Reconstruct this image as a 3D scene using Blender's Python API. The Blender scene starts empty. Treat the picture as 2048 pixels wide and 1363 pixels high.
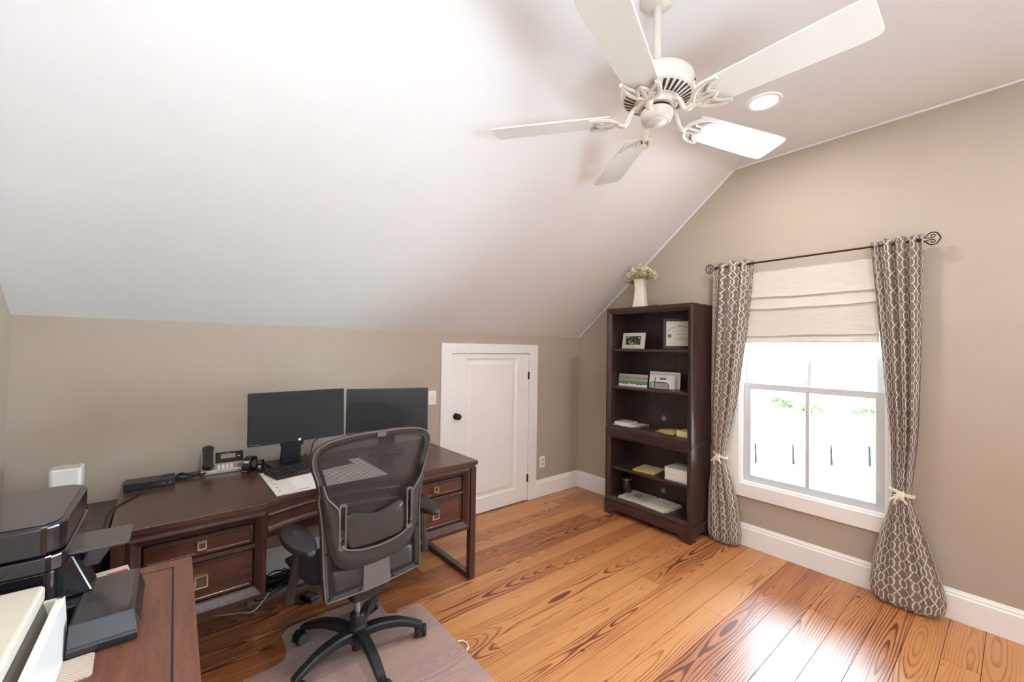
import bpy, bmesh, math, random
from math import pi, sin, cos, radians, sqrt
from mathutils import Vector, Matrix
random.seed(7)
scene = bpy.context.scene
COL = scene.collection

# ------------------------------------------------------------------ camera
FPX = 826.77                       # focal length in pixels of the 2048 px wide frame
YAW, PITCH, ROLL = radians(39.132), radians(0.988), radians(0.875)
cam_d = bpy.data.cameras.new('camera'); cam = bpy.data.objects.new('camera', cam_d); COL.objects.link(cam)
cam_d.sensor_width = 36.0; cam_d.lens = FPX * 36.0 / 2048.0; cam_d.clip_start = 0.02; cam_d.clip_end = 300
_f = Vector((sin(YAW)*cos(PITCH), cos(YAW)*cos(PITCH), sin(PITCH)))
_r0 = Vector((cos(YAW), -sin(YAW), 0)); _u0 = _r0.cross(_f)
_r = cos(ROLL)*_r0 + sin(ROLL)*_u0; _u = -sin(ROLL)*_r0 + cos(ROLL)*_u0
_m = Matrix((_r, _u, -_f)).transposed().to_4x4(); _m.translation = Vector((0, 0, 1.49))
cam.matrix_world = _m
scene.camera = cam

# ------------------------------------------------------------------ world and exposure
world = bpy.data.worlds.new('overcast_sky'); scene.world = world; world.use_nodes = True
world.node_tree.nodes['Background'].inputs[0].default_value = (0.66, 0.83, 1.0, 1)
world.node_tree.nodes['Background'].inputs[1].default_value = 14.0
sun_d = bpy.data.lights.new('sun', 'SUN'); sun_d.energy = 42.0; sun_d.angle = radians(0.6); sun_d.color = (0.88, 0.95, 1.0)
sun = bpy.data.objects.new('sun', sun_d); COL.objects.link(sun)      # stands behind the house, lights the lawn
sun.rotation_euler = Vector((0.42, 0.16, -0.90)).to_track_quat('-Z', 'Y').to_euler()
# the photographer's flash head beside the camera, bounced off the ceiling
fl_d = bpy.data.lights.new('bounce_flash', 'AREA'); fl_d.shape = 'DISK'; fl_d.size = 0.8; fl_d.energy = 36.0; fl_d.color = (0.66, 0.84, 1.0)
fl_o = bpy.data.objects.new('bounce_flash', fl_d); COL.objects.link(fl_o); fl_o.location = (0.05, -1.45, 1.0)
fl_o.rotation_euler = Vector((0.0, 0.10, 0.99)).to_track_quat('-Z', 'Y').to_euler()
CAN_POWER = 4.8
vs = scene.view_settings
vs.view_transform = 'Standard'; vs.look = 'None'; vs.gamma = 1.0; vs.use_curve_mapping = False
vs.exposure = 1.42
scene.cycles.max_bounces = 10; scene.cycles.diffuse_bounces = 6; scene.cycles.transparent_max_bounces = 12
scene.cycles.sample_clamp_indirect = 40.0

# ------------------------------------------------------------------ room dimensions (metres)
XW, XL, YK, YF = 3.444, -0.62, 3.067, -3.067
ZK, YB, ZC = 1.615, 1.436, 2.95     # knee wall height, slope break, flat ceiling

# ------------------------------------------------------------------ node helper
class NT:
    def __init__(s, name):
        s.m = bpy.data.materials.new(name); s.m.use_nodes = True
        s.t = s.m.node_tree; s.bsdf = s.t.nodes['Principled BSDF']; s.out = s.t.nodes['Material Output']
    def n(s, typ, **kw):
        nd = s.t.nodes.new(typ)
        for k, v in kw.items(): setattr(nd, k, v)
        return nd
    def put(s, sock, v):
        if isinstance(v, bpy.types.NodeSocket): s.t.links.new(v, sock)
        elif v is not None:
            if isinstance(v, (tuple, list)) and len(v) == 3 and sock.type == 'RGBA': v = (*v, 1)
            sock.default_value = v
    def math(s, op, a, b=None, c=None):
        nd = s.n('ShaderNodeMath', operation=op)
        for i, v in enumerate((a, b, c)):
            if v is not None: s.put(nd.inputs[i], v)
        return nd.outputs[0]
    def vmath(s, op, a, b=None):
        nd = s.n('ShaderNodeVectorMath', operation=op); s.put(nd.inputs[0], a)
        if b is not None: s.put(nd.inputs[1], b)
        return nd.outputs[0]
    def coord(s, which='Object'): return s.n('ShaderNodeTexCoord').outputs[which]
    def rnd(s): return s.n('ShaderNodeObjectInfo').outputs['Random']
    def sep(s, v):
        nd = s.n('ShaderNodeSeparateXYZ'); s.put(nd.inputs[0], v); return nd.outputs
    def comb(s, x, y, z):
        nd = s.n('ShaderNodeCombineXYZ'); [s.put(nd.inputs[i], v) for i, v in enumerate((x, y, z))]; return nd.outputs[0]
    def noise(s, vec, scale=5, detail=2, rough=0.5, dist=0):
        nd = s.n('ShaderNodeTexNoise'); s.put(nd.inputs['Vector'], vec)
        nd.inputs['Scale'].default_value = scale; nd.inputs['Detail'].default_value = detail
        nd.inputs['Roughness'].default_value = rough; nd.inputs['Distortion'].default_value = dist
        return nd.outputs['Fac']
    def ramp(s, fac, stops, interp='LINEAR'):
        nd = s.n('ShaderNodeValToRGB'); nd.color_ramp.interpolation = interp; e = nd.color_ramp.elements
        while len(e) < len(stops): e.new(0.5)
        for el, (p, c) in zip(e, stops):
            el.position = p; el.color = (*c, 1) if len(c) == 3 else c
        s.put(nd.inputs[0], fac); return nd.outputs[0]
    def mix(s, fac, a, b, blend='MIX'):
        nd = s.n('ShaderNodeMix', data_type='RGBA', blend_type=blend)
        s.put(nd.inputs['Factor'], fac); s.put(nd.inputs[6], a); s.put(nd.inputs[7], b); return nd.outputs[2]
    def bump(s, h, strength=0.1, dist=0.01):
        nd = s.n('ShaderNodeBump'); nd.inputs['Strength'].default_value = strength; nd.inputs['Distance'].default_value = dist
        s.put(nd.inputs['Height'], h); s.t.links.new(nd.outputs[0], s.bsdf.inputs['Normal'])
    def set(s, **kw):
        al = {'color': 'Base Color', 'rough': 'Roughness', 'metal': 'Metallic', 'coat': 'Coat Weight', 'spec': 'Specular IOR Level',
              'coat_rough': 'Coat Roughness', 'emit': 'Emission Color', 'emit_s': 'Emission Strength', 'alpha': 'Alpha', 'sheen': 'Sheen Weight',
              'trans': 'Transmission Weight', 'sub': 'Subsurface Weight'}
        for k, v in kw.items(): s.put(s.bsdf.inputs[al[k]], v)
        return s

def srgb(r, g, b):
    f = lambda c: (c/255/12.92) if c/255 <= 0.04045 else ((c/255+0.055)/1.055)**2.4
    return (f(r), f(g), f(b))

M = {}
def plain(key, color, rough=0.5, metal=0.0, var=0.06, nscale=30, bump=0.0, **kw):
    t = NT(key); nz = t.noise(t.coord(), nscale, 3)
    lo = tuple(max(0, c*(1-var)) for c in color); hi = tuple(min(1, c*(1+var)) for c in color)
    t.set(color=t.ramp(nz, [(0.3, lo), (0.7, hi)]), rough=rough, metal=metal, **kw)
    if bump: t.bump(t.noise(t.coord(), nscale*8, 2), bump, 0.002)
    M[key] = t.m; return t.m

# ------------------------------------------------------------------ materials
plain('ceiling_paint', srgb(232, 231, 231), 0.85, var=0.01, nscale=3, bump=0.04)
plain('wall_paint', srgb(184, 171, 156), 0.8, var=0.015, nscale=4, bump=0.06)
plain('trim_white', srgb(246, 244, 242), 0.35, var=0.01, nscale=3)
plain('sash_backlit', srgb(206, 206, 208), 0.4, var=0.01, nscale=3)  # white sashes greyed so the colour carries their backlit shade
plain('fan_white', srgb(214, 205, 194), 0.3, var=0.01, nscale=6)
plain('blade_white', srgb(224, 222, 215), 0.28, var=0.01, nscale=6)
plain('dark_slot', srgb(40, 34, 34), 0.7)
plain('bronze', srgb(58, 45, 40), 0.45, 0.7, var=0.15)
plain('black_metal', srgb(30, 29, 30), 0.45, 0.4)
plain('nickel', srgb(200, 190, 178), 0.28, 0.9, var=0.04)
plain('handle_inset', srgb(120, 98, 84), 0.4, 0.6)
plain('chrome', srgb(200, 200, 202), 0.15, 1.0, var=0.02)
plain('black_plastic', srgb(30, 29, 30), 0.42, var=0.08)
plain('black_gloss', srgb(26, 24, 29), 0.14, var=0.05, coat=0.5, coat_rough=0.08)
plain('grey_gloss', srgb(70, 66, 66), 0.2, var=0.05, coat=0.3)
plain('bezel_black', srgb(32, 32, 33), 0.38, var=0.05)
plain('screen_black', srgb(24, 24, 26), 0.42, var=0.03)
plain('graphite', srgb(60, 56, 54), 0.36, var=0.05, nscale=60, bump=0.05)
plain('graphite_light', srgb(108, 102, 99), 0.34, var=0.05, nscale=60)
plain('graphite_dark', srgb(44, 41, 41), 0.4, var=0.06, nscale=60)
plain('base_black', srgb(40, 41, 43), 0.33, var=0.05, nscale=60)
plain('seat_fabric', srgb(34, 31, 31), 0.75, var=0.25, nscale=220, bump=0.3)
plain('caster_tread', srgb(20, 20, 21), 0.5)
plain('caster_hub', srgb(84, 86, 90), 0.35)
plain('white_plastic', srgb(240, 238, 234), 0.3, var=0.01)
plain('cream_plastic', srgb(216, 208, 194), 0.42, var=0.02)
plain('taupe_plastic', srgb(120, 110, 102), 0.45, var=0.03)
plain('strip_grey', srgb(92, 98, 98), 0.4)
plain('paper_white', srgb(236, 232, 226), 0.7, var=0.015, nscale=8)
plain('paper_cream', srgb(226, 218, 200), 0.7, var=0.02, nscale=8)
plain('paper_grey', srgb(200, 192, 184), 0.7, var=0.02, nscale=8)
plain('paper_yellow', srgb(228, 212, 148), 0.7, var=0.04, nscale=10)
plain('paper_manila', srgb(222, 192, 128), 0.7, var=0.04, nscale=10)
plain('ink', srgb(56, 52, 52), 0.6)
plain('ink_soft', srgb(140, 130, 124), 0.6)
plain('gold', srgb(190, 150, 80), 0.35, 0.7)
plain('seal_gold', srgb(150, 112, 52), 0.5, 0.2)
plain('ceramic', srgb(236, 224, 208), 0.3, var=0.02, nscale=8)
plain('phone_silver', srgb(178, 172, 164), 0.35, 0.3)
plain('lcd', srgb(150, 150, 128), 0.3)
plain('red_print', srgb(196, 70, 54), 0.5)
plain('green_print', srgb(70, 130, 76), 0.6)
plain('cord_white', srgb(225, 222, 220), 0.5)
plain('cord_black', srgb(22, 21, 21), 0.5)
plain('rope', srgb(232, 222, 206), 0.8, var=0.12, nscale=180, bump=0.3)
plain('strip_plastic', srgb(130, 134, 136), 0.4)
plain('bark', srgb(22, 20, 19), 0.9, var=0.3, nscale=20, spec=0.0)
plain('jar_glass', srgb(44, 46, 48), 0.12, var=0.2, nscale=14)
plain('petal_cream', srgb(226, 216, 178), 0.7, var=0.15, nscale=60)
plain('petal_white', srgb(234, 228, 206), 0.7, var=0.1, nscale=60)
plain('petal_green', srgb(160, 156, 112), 0.7, var=0.2, nscale=60)
plain('stem_brown', srgb(96, 88, 62), 0.8, var=0.2)

def wood_dark(key, light, dark, axis=0, rough=0.3):
    t = NT(key); c = t.coord(); sc = [5, 5, 5]; sc[axis] = 0.5
    st = t.vmath('MULTIPLY', c, tuple(sc)); st = t.vmath('ADD', st, t.comb(t.math('MULTIPLY', t.rnd(), 19.0), 0.0, 0.0))
    nz = t.noise(st, 7, 5, 0.6, 0.4); fine = t.noise(t.vmath('MULTIPLY', st, (1, 1, 1)), 60, 3, 0.6)
    k = t.math('ADD', t.math('MULTIPLY', nz, 0.7), t.math('MULTIPLY', fine, 0.3))
    t.set(color=t.ramp(k, [(0.36, dark), (0.64, light)]), rough=rough, coat=0.15, coat_rough=0.2)
    t.bump(fine, 0.03, 0.002)
    M[key] = t.m
wood_dark('desk_wood', srgb(88, 56, 47), srgb(60, 38, 33), 0, 0.27)
wood_dark('desk_wood_v', srgb(82, 49, 41), srgb(54, 33, 29), 2, 0.3)
wood_dark('drawer_wood', srgb(92, 50, 38), srgb(56, 31, 26), 0, 0.32)
wood_dark('table_wood', srgb(126, 80, 60), srgb(94, 56, 43), 1, 0.36)
wood_dark('case_wood', srgb(76, 53, 47), srgb(48, 33, 30), 2, 0.33)
wood_dark('case_wood_h', srgb(82, 57, 51), srgb(54, 37, 34), 1, 0.33)
wood_dark('case_inside', srgb(66, 46, 41), srgb(46, 32, 29), 2, 0.45)

def floor_wood():
    t = NT('heart_pine'); c = t.coord(); r = t.rnd()
    x, y, z = t.sep(c)
    seed = t.math('MULTIPLY', r, 91.0)
    xs = t.math('ADD', x, seed)
    wob = t.noise(t.comb(t.math('MULTIPLY', xs, 0.7), t.math('MULTIPLY', y, 2.0), seed), 1.1, 1, 0.5)
    wob2 = t.noise(t.comb(t.math('MULTIPLY', xs, 0.5), 0.0, seed), 1.5, 1, 0.5)
    depth = t.math('ADD', 0.012, t.math('MULTIPLY', t.math('ABSOLUTE', t.math('SUBTRACT', wob2, 0.42)), 0.30))
    yc = t.math('MULTIPLY', t.math('SUBTRACT', t.math('FRACT', t.math('MULTIPLY', r, 7.31)), 0.5), 0.16)
    yy = t.math('ADD', t.math('SUBTRACT', y, yc), t.math('MULTIPLY', t.math('SUBTRACT', wob, 0.5), 0.035))
    rr = t.math('SQRT', t.math('ADD', t.math('MULTIPLY', yy, yy), t.math('MULTIPLY', depth, depth)))
    rr = t.math('ADD', rr, t.math('MULTIPLY', t.noise(t.comb(t.math('MULTIPLY', xs, 5.0), t.math('MULTIPLY', y, 25.0), seed), 1.0, 3, 0.6), 0.0035))
    ring = t.math('FRACT', t.math('MULTIPLY', rr, 92.0))
    ringc = t.ramp(ring, [(0.0, (0.02,)*3), (0.52, (0.08,)*3), (0.74, (0.92,)*3), (0.92, (1,)*3), (0.98, (0.02,)*3)])
    streak = t.noise(t.comb(t.math('MULTIPLY', xs, 3.0), t.math('MULTIPLY', y, 130.0), seed), 1.0, 4, 0.65)
    zone = t.ramp(t.noise(t.comb(t.math('MULTIPLY', xs, 0.9), t.math('MULTIPLY', y, 9.0), seed), 1.0, 1), [(0.36, (0.25,)*3), (0.60, (1,)*3)])
    k = t.math('ADD', t.math('MULTIPLY', t.math('MULTIPLY', ringc, zone), 0.46), t.math('MULTIPLY', t.math('SUBTRACT', streak, 0.5), 0.75))
    k = t.math('ADD', k, t.math('MULTIPLY', t.math('SUBTRACT', t.math('FRACT', t.math('MULTIPLY', r, 13.7)), 0.5), 0.42))
    col = t.ramp(k, [(0.0, srgb(200, 138, 84)), (0.24, srgb(172, 104, 60)), (0.48, srgb(114, 56, 36)), (0.85, srgb(72, 33, 25))])
    vor = t.n('ShaderNodeTexVoronoi'); t.put(vor.inputs['Vector'], t.comb(t.math('MULTIPLY', xs, 0.75), y, seed)); vor.inputs['Scale'].default_value = 4.2
    kn = t.math('ADD', vor.outputs['Distance'], t.math('MULTIPLY', t.math('SUBTRACT', streak, 0.5), 0.03))
    knot = t.ramp(kn, [(0.030, (1,)*3), (0.062, (0,)*3)])
    col = t.mix(knot, col, srgb(62, 36, 30))
    t.set(color=col, rough=t.math('ADD', 0.33, t.math('MULTIPLY', streak, 0.14)), coat=0.30, coat_rough=0.28)
    t.bump(t.math('ADD', t.math('MULTIPLY', streak, 0.5), t.math('MULTIPLY', t.noise(c, 2.2, 1), 1.2)), 0.06, 0.004)
    M['heart_pine'] = t.m
floor_wood()
plain('subfloor', srgb(40, 24, 18), 0.9)

def fabric():
    t = NT('trellis_fabric'); uv = t.n('ShaderNodeUVMap').outputs[0]
    x, y, z = t.sep(uv)
    pu, pv = 0.041, 0.104
    u = t.math('ABSOLUTE', t.math('SUBTRACT', t.math('FRACT', t.math('DIVIDE', x, pu)), 0.5))
    v = t.math('ABSOLUTE', t.math('SUBTRACT', t.math('FRACT', t.math('DIVIDE', y, pv)), 0.5))
    fc = t.n('ShaderNodeFloatCurve'); cv = fc.mapping.curves[0]
    pts = [(0, 0.27), (0.12, 0.25), (0.2, 0.13), (0.25, 0.11), (0.29, 0.27), (0.36, 0.30), (0.42, 0.36), (0.5, 0.5), (1, 0.5)]
    while len(cv.points) < len(pts): cv.points.new(0.5, 0.5)
    for p, q in zip(cv.points, pts): p.location = q
    fc.mapping.update(); t.put(fc.inputs['Value'], v)
    d = t.math('ABSOLUTE', t.math('SUBTRACT', u, fc.outputs[0]))
    line = t.ramp(d, [(0.055, (1,)*3), (0.09, (0,)*3)])
    weave = t.noise(t.coord(), 500, 2)
    brown = t.ramp(weave, [(0.3, srgb(136, 118, 108)), (0.7, srgb(156, 138, 127))])
    t.set(color=t.mix(line, brown, srgb(242, 236, 226)), rough=0.85, sheen=0.15)
    t.bump(weave, 0.15, 0.001)
    # thin cloth lets some daylight through
    tr = t.n('ShaderNodeBsdfTranslucent'); t.put(tr.inputs[0], t.mix(line, srgb(120, 106, 98), srgb(240, 234, 224)))
    mx = t.n('ShaderNodeMixShader'); mx.inputs[0].default_value = 0.22
    t.t.links.new(t.bsdf.outputs[0], mx.inputs[1]); t.t.links.new(tr.outputs[0], mx.inputs[2]); t.t.links.new(mx.outputs[0], t.out.inputs[0])
    M['trellis_fabric'] = t.m
fabric()

def shade_cloth():
    t = NT('shade_cloth'); nz = t.noise(t.vmath('MULTIPLY', t.coord(), (1, 1, 14)), 9, 3)
    t.set(color=t.ramp(nz, [(0.3, srgb(214, 205, 195)), (0.7, srgb(224, 216, 206))]), rough=0.85)
    tr = t.n('ShaderNodeBsdfTranslucent'); tr.inputs[0].default_value = (*srgb(222, 216, 208), 1)
    mx = t.n('ShaderNodeMixShader'); mx.inputs[0].default_value = 0.05
    t.t.links.new(t.bsdf.outputs[0], mx.inputs[1]); t.t.links.new(tr.outputs[0], mx.inputs[2]); t.t.links.new(mx.outputs[0], t.out.inputs[0])
    t.bump(nz, 0.3, 0.006); M['shade_cloth'] = t.m
shade_cloth()

def glass():
    t = NT('window_glass'); tr = t.n('ShaderNodeBsdfTransparent'); tr.inputs[0].default_value = (0.97, 0.985, 0.98, 1)
    gl = t.n('ShaderNodeBsdfGlossy'); gl.inputs['Roughness'].default_value = 0.02
    fr = t.n('ShaderNodeFresnel'); fr.inputs[0].default_value = 1.45
    mx = t.n('ShaderNodeMixShader'); t.t.links.new(fr.outputs[0], mx.inputs[0]); t.t.links.new(tr.outputs[0], mx.inputs[1]); t.t.links.new(gl.outputs[0], mx.inputs[2])
    t.t.links.new(mx.outputs[0], t.out.inputs[0]); M['window_glass'] = t.m
glass()

def chair_mesh():
    t = NT('chair_mesh'); x, y, z = t.sep(t.coord())
    st = t.math('FRACT', t.math('MULTIPLY', z, 165.0)); fine = t.math('FRACT', t.math('MULTIPLY', x, 420.0))
    hole = t.math('MULTIPLY', t.math('GREATER_THAN', st, 0.42), t.math('GREATER_THAN', fine, 0.22))
    t.set(color=srgb(50, 45, 44), rough=0.55)
    tr = t.n('ShaderNodeBsdfTransparent'); mx = t.n('ShaderNodeMixShader')
    t.put(mx.inputs[0], t.math('MULTIPLY', hole, 0.62)); t.t.links.new(t.bsdf.outputs[0], mx.inputs[1]); t.t.links.new(tr.outputs[0], mx.inputs[2])
    t.t.links.new(mx.outputs[0], t.out.inputs[0]); M['chair_mesh'] = t.m
chair_mesh()

def mat_plastic():
    t = NT('frosted_vinyl'); nz = t.noise(t.coord(), 900, 1)
    t.set(color=srgb(232, 220, 218), rough=0.34); t.bump(nz, 0.12, 0.001)
    tr = t.n('ShaderNodeBsdfTransparent'); tr.inputs[0].default_value = (0.92, 0.86, 0.84, 1)
    mx = t.n('ShaderNodeMixShader'); mx.inputs[0].default_value = 0.76
    t.t.links.new(t.bsdf.outputs[0], mx.inputs[1]); t.t.links.new(tr.outputs[0], mx.inputs[2]); t.t.links.new(mx.outputs[0], t.out.inputs[0])
    M['frosted_vinyl'] = t.m
mat_plastic()

def wire_mesh():
    t = NT('wire_mesh'); x, y, z = t.sep(t.coord())
    a = t.math('GREATER_THAN', t.math('FRACT', t.math('MULTIPLY', x, 300.0)), 0.22); b = t.math('GREATER_THAN', t.math('FRACT', t.math('MULTIPLY', z, 300.0)), 0.22)
    t.set(color=srgb(30, 30, 32), rough=0.5, alpha=t.math('SUBTRACT', 1.0, t.math('MULTIPLY', a, b))); M['wire_mesh'] = t.m
wire_mesh()

def emit(key, col, s):
    t = NT(key); t.set(color=col, emit=col, emit_s=s); M[key] = t.m
emit('lamp_glow', (1.0, 0.93, 0.82), 9.0)

def landscape():
    t = NT('landscape_print'); x, y, z = t.sep(t.coord('Generated'))
    nz = t.noise(t.coord(), 40, 5, 0.7)
    h = t.math('ADD', z, t.math('MULTIPLY', t.math('SUBTRACT', nz, 0.5), 0.5))
    t.set(color=t.ramp(h, [(0.16, srgb(236, 234, 230)), (0.2, srgb(86, 124, 78)), (0.42, srgb(120, 156, 108)), (0.55, srgb(180, 182, 172)), (0.7, srgb(140, 132, 130)), (0.85, srgb(196, 178, 176))]), rough=0.4)
    M['landscape_print'] = t.m
landscape()

def snapshot():
    t = NT('snapshot_print'); vor = t.n('ShaderNodeTexVoronoi'); t.put(vor.inputs['Vector'], t.coord()); vor.inputs['Scale'].default_value = 62
    x, y, z = t.sep(vor.outputs['Color'])
    t.set(color=t.ramp(x, [(0.0, srgb(34, 40, 34)), (0.35, srgb(60, 74, 52)), (0.5, srgb(90, 120, 84)), (0.68, srgb(214, 190, 180)), (0.85, srgb(36, 34, 38)), (1.0, srgb(230, 220, 214))], 'CONSTANT'), rough=0.4)
    M['snapshot_print'] = t.m
snapshot()

def woven():
    t = NT('woven_pad'); x, y, z = t.sep(t.coord())
    a = t.math('SINE', t.math('MULTIPLY', x, 900.0)); b = t.math('SINE', t.math('MULTIPLY', y, 700.0)); k = t.math('MULTIPLY', a, b)
    t.set(color=t.ramp(t.math('ADD', t.math('MULTIPLY', k, 0.5), 0.5), [(0.2, srgb(168, 152, 138)), (0.8, srgb(212, 198, 182))]), rough=0.7); M['woven_pad'] = t.m
woven()

def calendar_print():
    t = NT('calendar_print'); x, y, z = t.sep(t.coord())
    gx = t.math('LESS_THAN', t.math('FRACT', t.math('DIVIDE', t.math('SUBTRACT', x, 0.11), 0.062)), 0.02)
    gx = t.math('MULTIPLY', gx, t.math('GREATER_THAN', x, 0.10))
    gy = t.math('LESS_THAN', t.math('FRACT', t.math('DIVIDE', y, 0.066)), 0.02)
    ln = t.math('MULTIPLY', t.math('MAXIMUM', gx, gy), 0.45)
    base = t.mix(t.math('LESS_THAN', x, 0.10), srgb(238, 233, 227), srgb(222, 216, 209))
    t.set(color=t.mix(ln, base, srgb(120, 112, 108)), rough=0.6); M['calendar_print'] = t.m
calendar_print()

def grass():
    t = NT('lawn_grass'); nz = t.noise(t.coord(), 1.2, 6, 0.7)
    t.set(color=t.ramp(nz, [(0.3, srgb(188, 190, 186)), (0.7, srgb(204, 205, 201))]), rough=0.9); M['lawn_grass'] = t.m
grass()
plain('shrub_leaf', srgb(62, 88, 46), 0.8, var=0.4, nscale=4, spec=0.0)

# ------------------------------------------------------------------ mesh builder
class MB:
    def __init__(s): s.v = []; s.f = []; s.uv = None
    def add(s, vs_, fs):
        o = len(s.v); s.v += [tuple(p) for p in vs_]; s.f += [tuple(i+o for i in f) for f in fs]; return s
    def box(s, x0, x1, y0, y1, z0, z1):
        return s.add([(x, y, z) for z in (z0, z1) for y in (y0, y1) for x in (x0, x1)],
                     [(0, 2, 3, 1), (4, 5, 7, 6), (0, 1, 5, 4), (2, 6, 7, 3), (0, 4, 6, 2), (1, 3, 7, 5)])
    def hexa(s, p): # eight corners: bottom 4 ccw, top 4 ccw
        return s.add(p, [(3, 2, 1, 0), (4, 5, 6, 7), (0, 1, 5, 4), (1, 2, 6, 5), (2, 3, 7, 6), (3, 0, 4, 7)])
    def cyl(s, a, b, r0, r1=None, n=16):
        a, b = Vector(a), Vector(b); r1 = r0 if r1 is None else r1
        d = (b-a).normalized(); h = Vector((1, 0, 0)) if abs(d.x) < 0.8 else Vector((0, 1, 0))
        e1 = d.cross(h).normalized(); e2 = d.cross(e1)
        ring = lambda c, r: [c + e1*r*cos(2*pi*i/n) + e2*r*sin(2*pi*i/n) for i in range(n)]
        return s.add(ring(a, r0)+ring(b, r1), [(i, (i+1) % n, n+(i+1) % n, n+i) for i in range(n)] + [tuple(range(n-1, -1, -1)), tuple(range(n, 2*n))])
    def tube(s, pts, r, n=8, closed=False, flat=1.0, up=None):
        P = [Vector(p) for p in pts]; m = len(P); rings = []; e1 = None
        for i in range(m):
            a = P[i-1] if (i > 0 or closed) else P[i]; b = P[(i+1) % m] if (i < m-1 or closed) else P[i]
            d = (b-a).normalized()
            if up is not None:
                e2 = Vector(up) - d*Vector(up).dot(d); e2.normalize(); e1 = e2.cross(d)
            else:
                if e1 is None:
                    h = Vector((0, 0, 1)) if abs(d.z) < 0.8 else Vector((1, 0, 0)); e1 = d.cross(h).normalized()
                else: e1 = (e1 - d*e1.dot(d)).normalized()
                e2 = d.cross(e1)
            rr = r[i] if isinstance(r, (list, tuple)) else r
            rings.append([P[i] + e1*rr*cos(2*pi*k/n) + e2*rr*flat*sin(2*pi*k/n) for k in range(n)])
        vs_ = [p for ring in rings for p in ring]; fs = []
        for i in range(m if closed else m-1):
            j = (i+1) % m
            fs += [(i*n+k, i*n+(k+1) % n, j*n+(k+1) % n, j*n+k) for k in range(n)]
        if not closed: fs += [tuple(range(n-1, -1, -1)), tuple((m-1)*n+k for k in range(n))]
        return s.add(vs_, fs)
    def lathe(s, prof, n=32, c=(0, 0, 0)):
        k = len(prof); vs_ = [(c[0]+r*cos(2*pi*i/n), c[1]+r*sin(2*pi*i/n), c[2]+z) for i in range(n) for r, z in prof]
        fs = [(i*k+j, ((i+1) % n)*k+j, ((i+1) % n)*k+j+1, i*k+j+1) for i in range(n) for j in range(k-1)]
        fs += [tuple(i*k for i in range(n-1, -1, -1)), tuple(i*k+k-1 for i in range(n))]
        return s.add(vs_, fs)
    def prism(s, poly, h0, h1, fn=lambda u, v, h: (u, v, h)):
        n = len(poly)
        return s.add([fn(u, v, h0) for u, v in poly]+[fn(u, v, h1) for u, v in poly],
                     [tuple(range(n-1, -1, -1)), tuple(range(n, 2*n))]+[(i, (i+1) % n, n+(i+1) % n, n+i) for i in range(n)])
    def grid(s, rows, closed=False):
        m, n = len(rows), len(rows[0]); vs_ = [p for r in rows for p in r]
        fs = [(i*n+j, i*n+(j+1) % n, (i+1)*n+(j+1) % n, (i+1)*n+j) for i in range(m-1) for j in range(n if closed else n-1)]
        return s.add(vs_, fs)
    def ringframe(s, outer, inner, h0, h1, fn): # flat frame between two outlines of equal length, thickness h0..h1
        n = len(outer)
        vs_ = [fn(u, v, h0) for u, v in outer]+[fn(u, v, h0) for u, v in inner]+[fn(u, v, h1) for u, v in outer]+[fn(u, v, h1) for u, v in inner]
        fs = []
        for i in range(n):
            j = (i+1) % n
            fs += [(i, n+i, n+j, j), (2*n+i, 2*n+j, 3*n+j, 3*n+i), (i, j, 2*n+j, 2*n+i), (n+i, 3*n+i, 3*n+j, n+j)]
        return s.add(vs_, fs)
    def xf(s, mtx): s.v = [tuple(mtx @ Vector(p)) for p in s.v]; return s
    def build(s, name, mat, parent=None, smooth=False, bevel=0.0, seg=2, loc=None, solid=0.0, sub=0):
        off = Vector((0, 0, 0))
        r = parent
        while r is not None:
            if r.name in WORLD: off = Vector(WORLD[r.name]); break
            r = r.parent
        me = bpy.data.meshes.new(name); me.from_pydata([tuple(Vector(p)-off) for p in s.v], [], s.f); me.update()
        if s.uv:
            l = me.uv_layers.new(name='UVMap')
            for lp in me.loops: l.data[lp.index].uv = s.uv[lp.vertex_index]
        bm = bmesh.new(); bm.from_mesh(me); bmesh.ops.recalc_face_normals(bm, faces=bm.faces); bm.to_mesh(me); bm.free()
        if smooth:
            for p in me.polygons: p.use_smooth = True
            if smooth == 'auto':
                try: me.set_sharp_from_angle(angle=radians(38))
                except Exception: pass
        me.materials.append(M[mat] if isinstance(mat, str) else mat)
        o = bpy.data.objects.new(name, me); COL.objects.link(o); o.parent = parent
        if loc: o.location = loc
        if bevel:
            b = o.modifiers.new('bevel', 'BEVEL'); b.width = bevel; b.segments = seg; b.limit_method = 'ANGLE'; b.angle_limit = radians(35); b.use_clamp_overlap = True
        if solid:
            b = o.modifiers.new('solid', 'SOLIDIFY'); b.thickness = solid; b.offset = 0
        if sub:
            b = o.modifiers.new('subsurf', 'SUBSURF'); b.levels = sub; b.render_levels = sub
        return o
WORLD = {}   # roots whose parts are written in room coordinates
def thing(name, label, cat, loc=(0, 0, 0), rz=0.0, group=None, world=False, kind=None):
    o = bpy.data.objects.new(name, None); COL.objects.link(o); o.location = loc; o.rotation_euler = (0, 0, rz)
    o.empty_display_size = 0.1
    if kind: o['kind'] = kind
    else: tag(o, label, cat, group)
    if kind and label: o['label'] = label
    if world: WORLD[o.name] = loc
    return o
def tag(o, label, cat, group=None):
    o['label'] = label; o['category'] = cat
    if group: o['group'] = group
    return o
def struct(o, label=None):
    o['kind'] = 'structure'
    if label: o['label'] = label
    return o
def copy_tree(o, parent=None):
    c = o.copy(); COL.objects.link(c); c.parent = parent
    for ch in list(o.children): copy_tree(ch, c)
    return c
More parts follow.
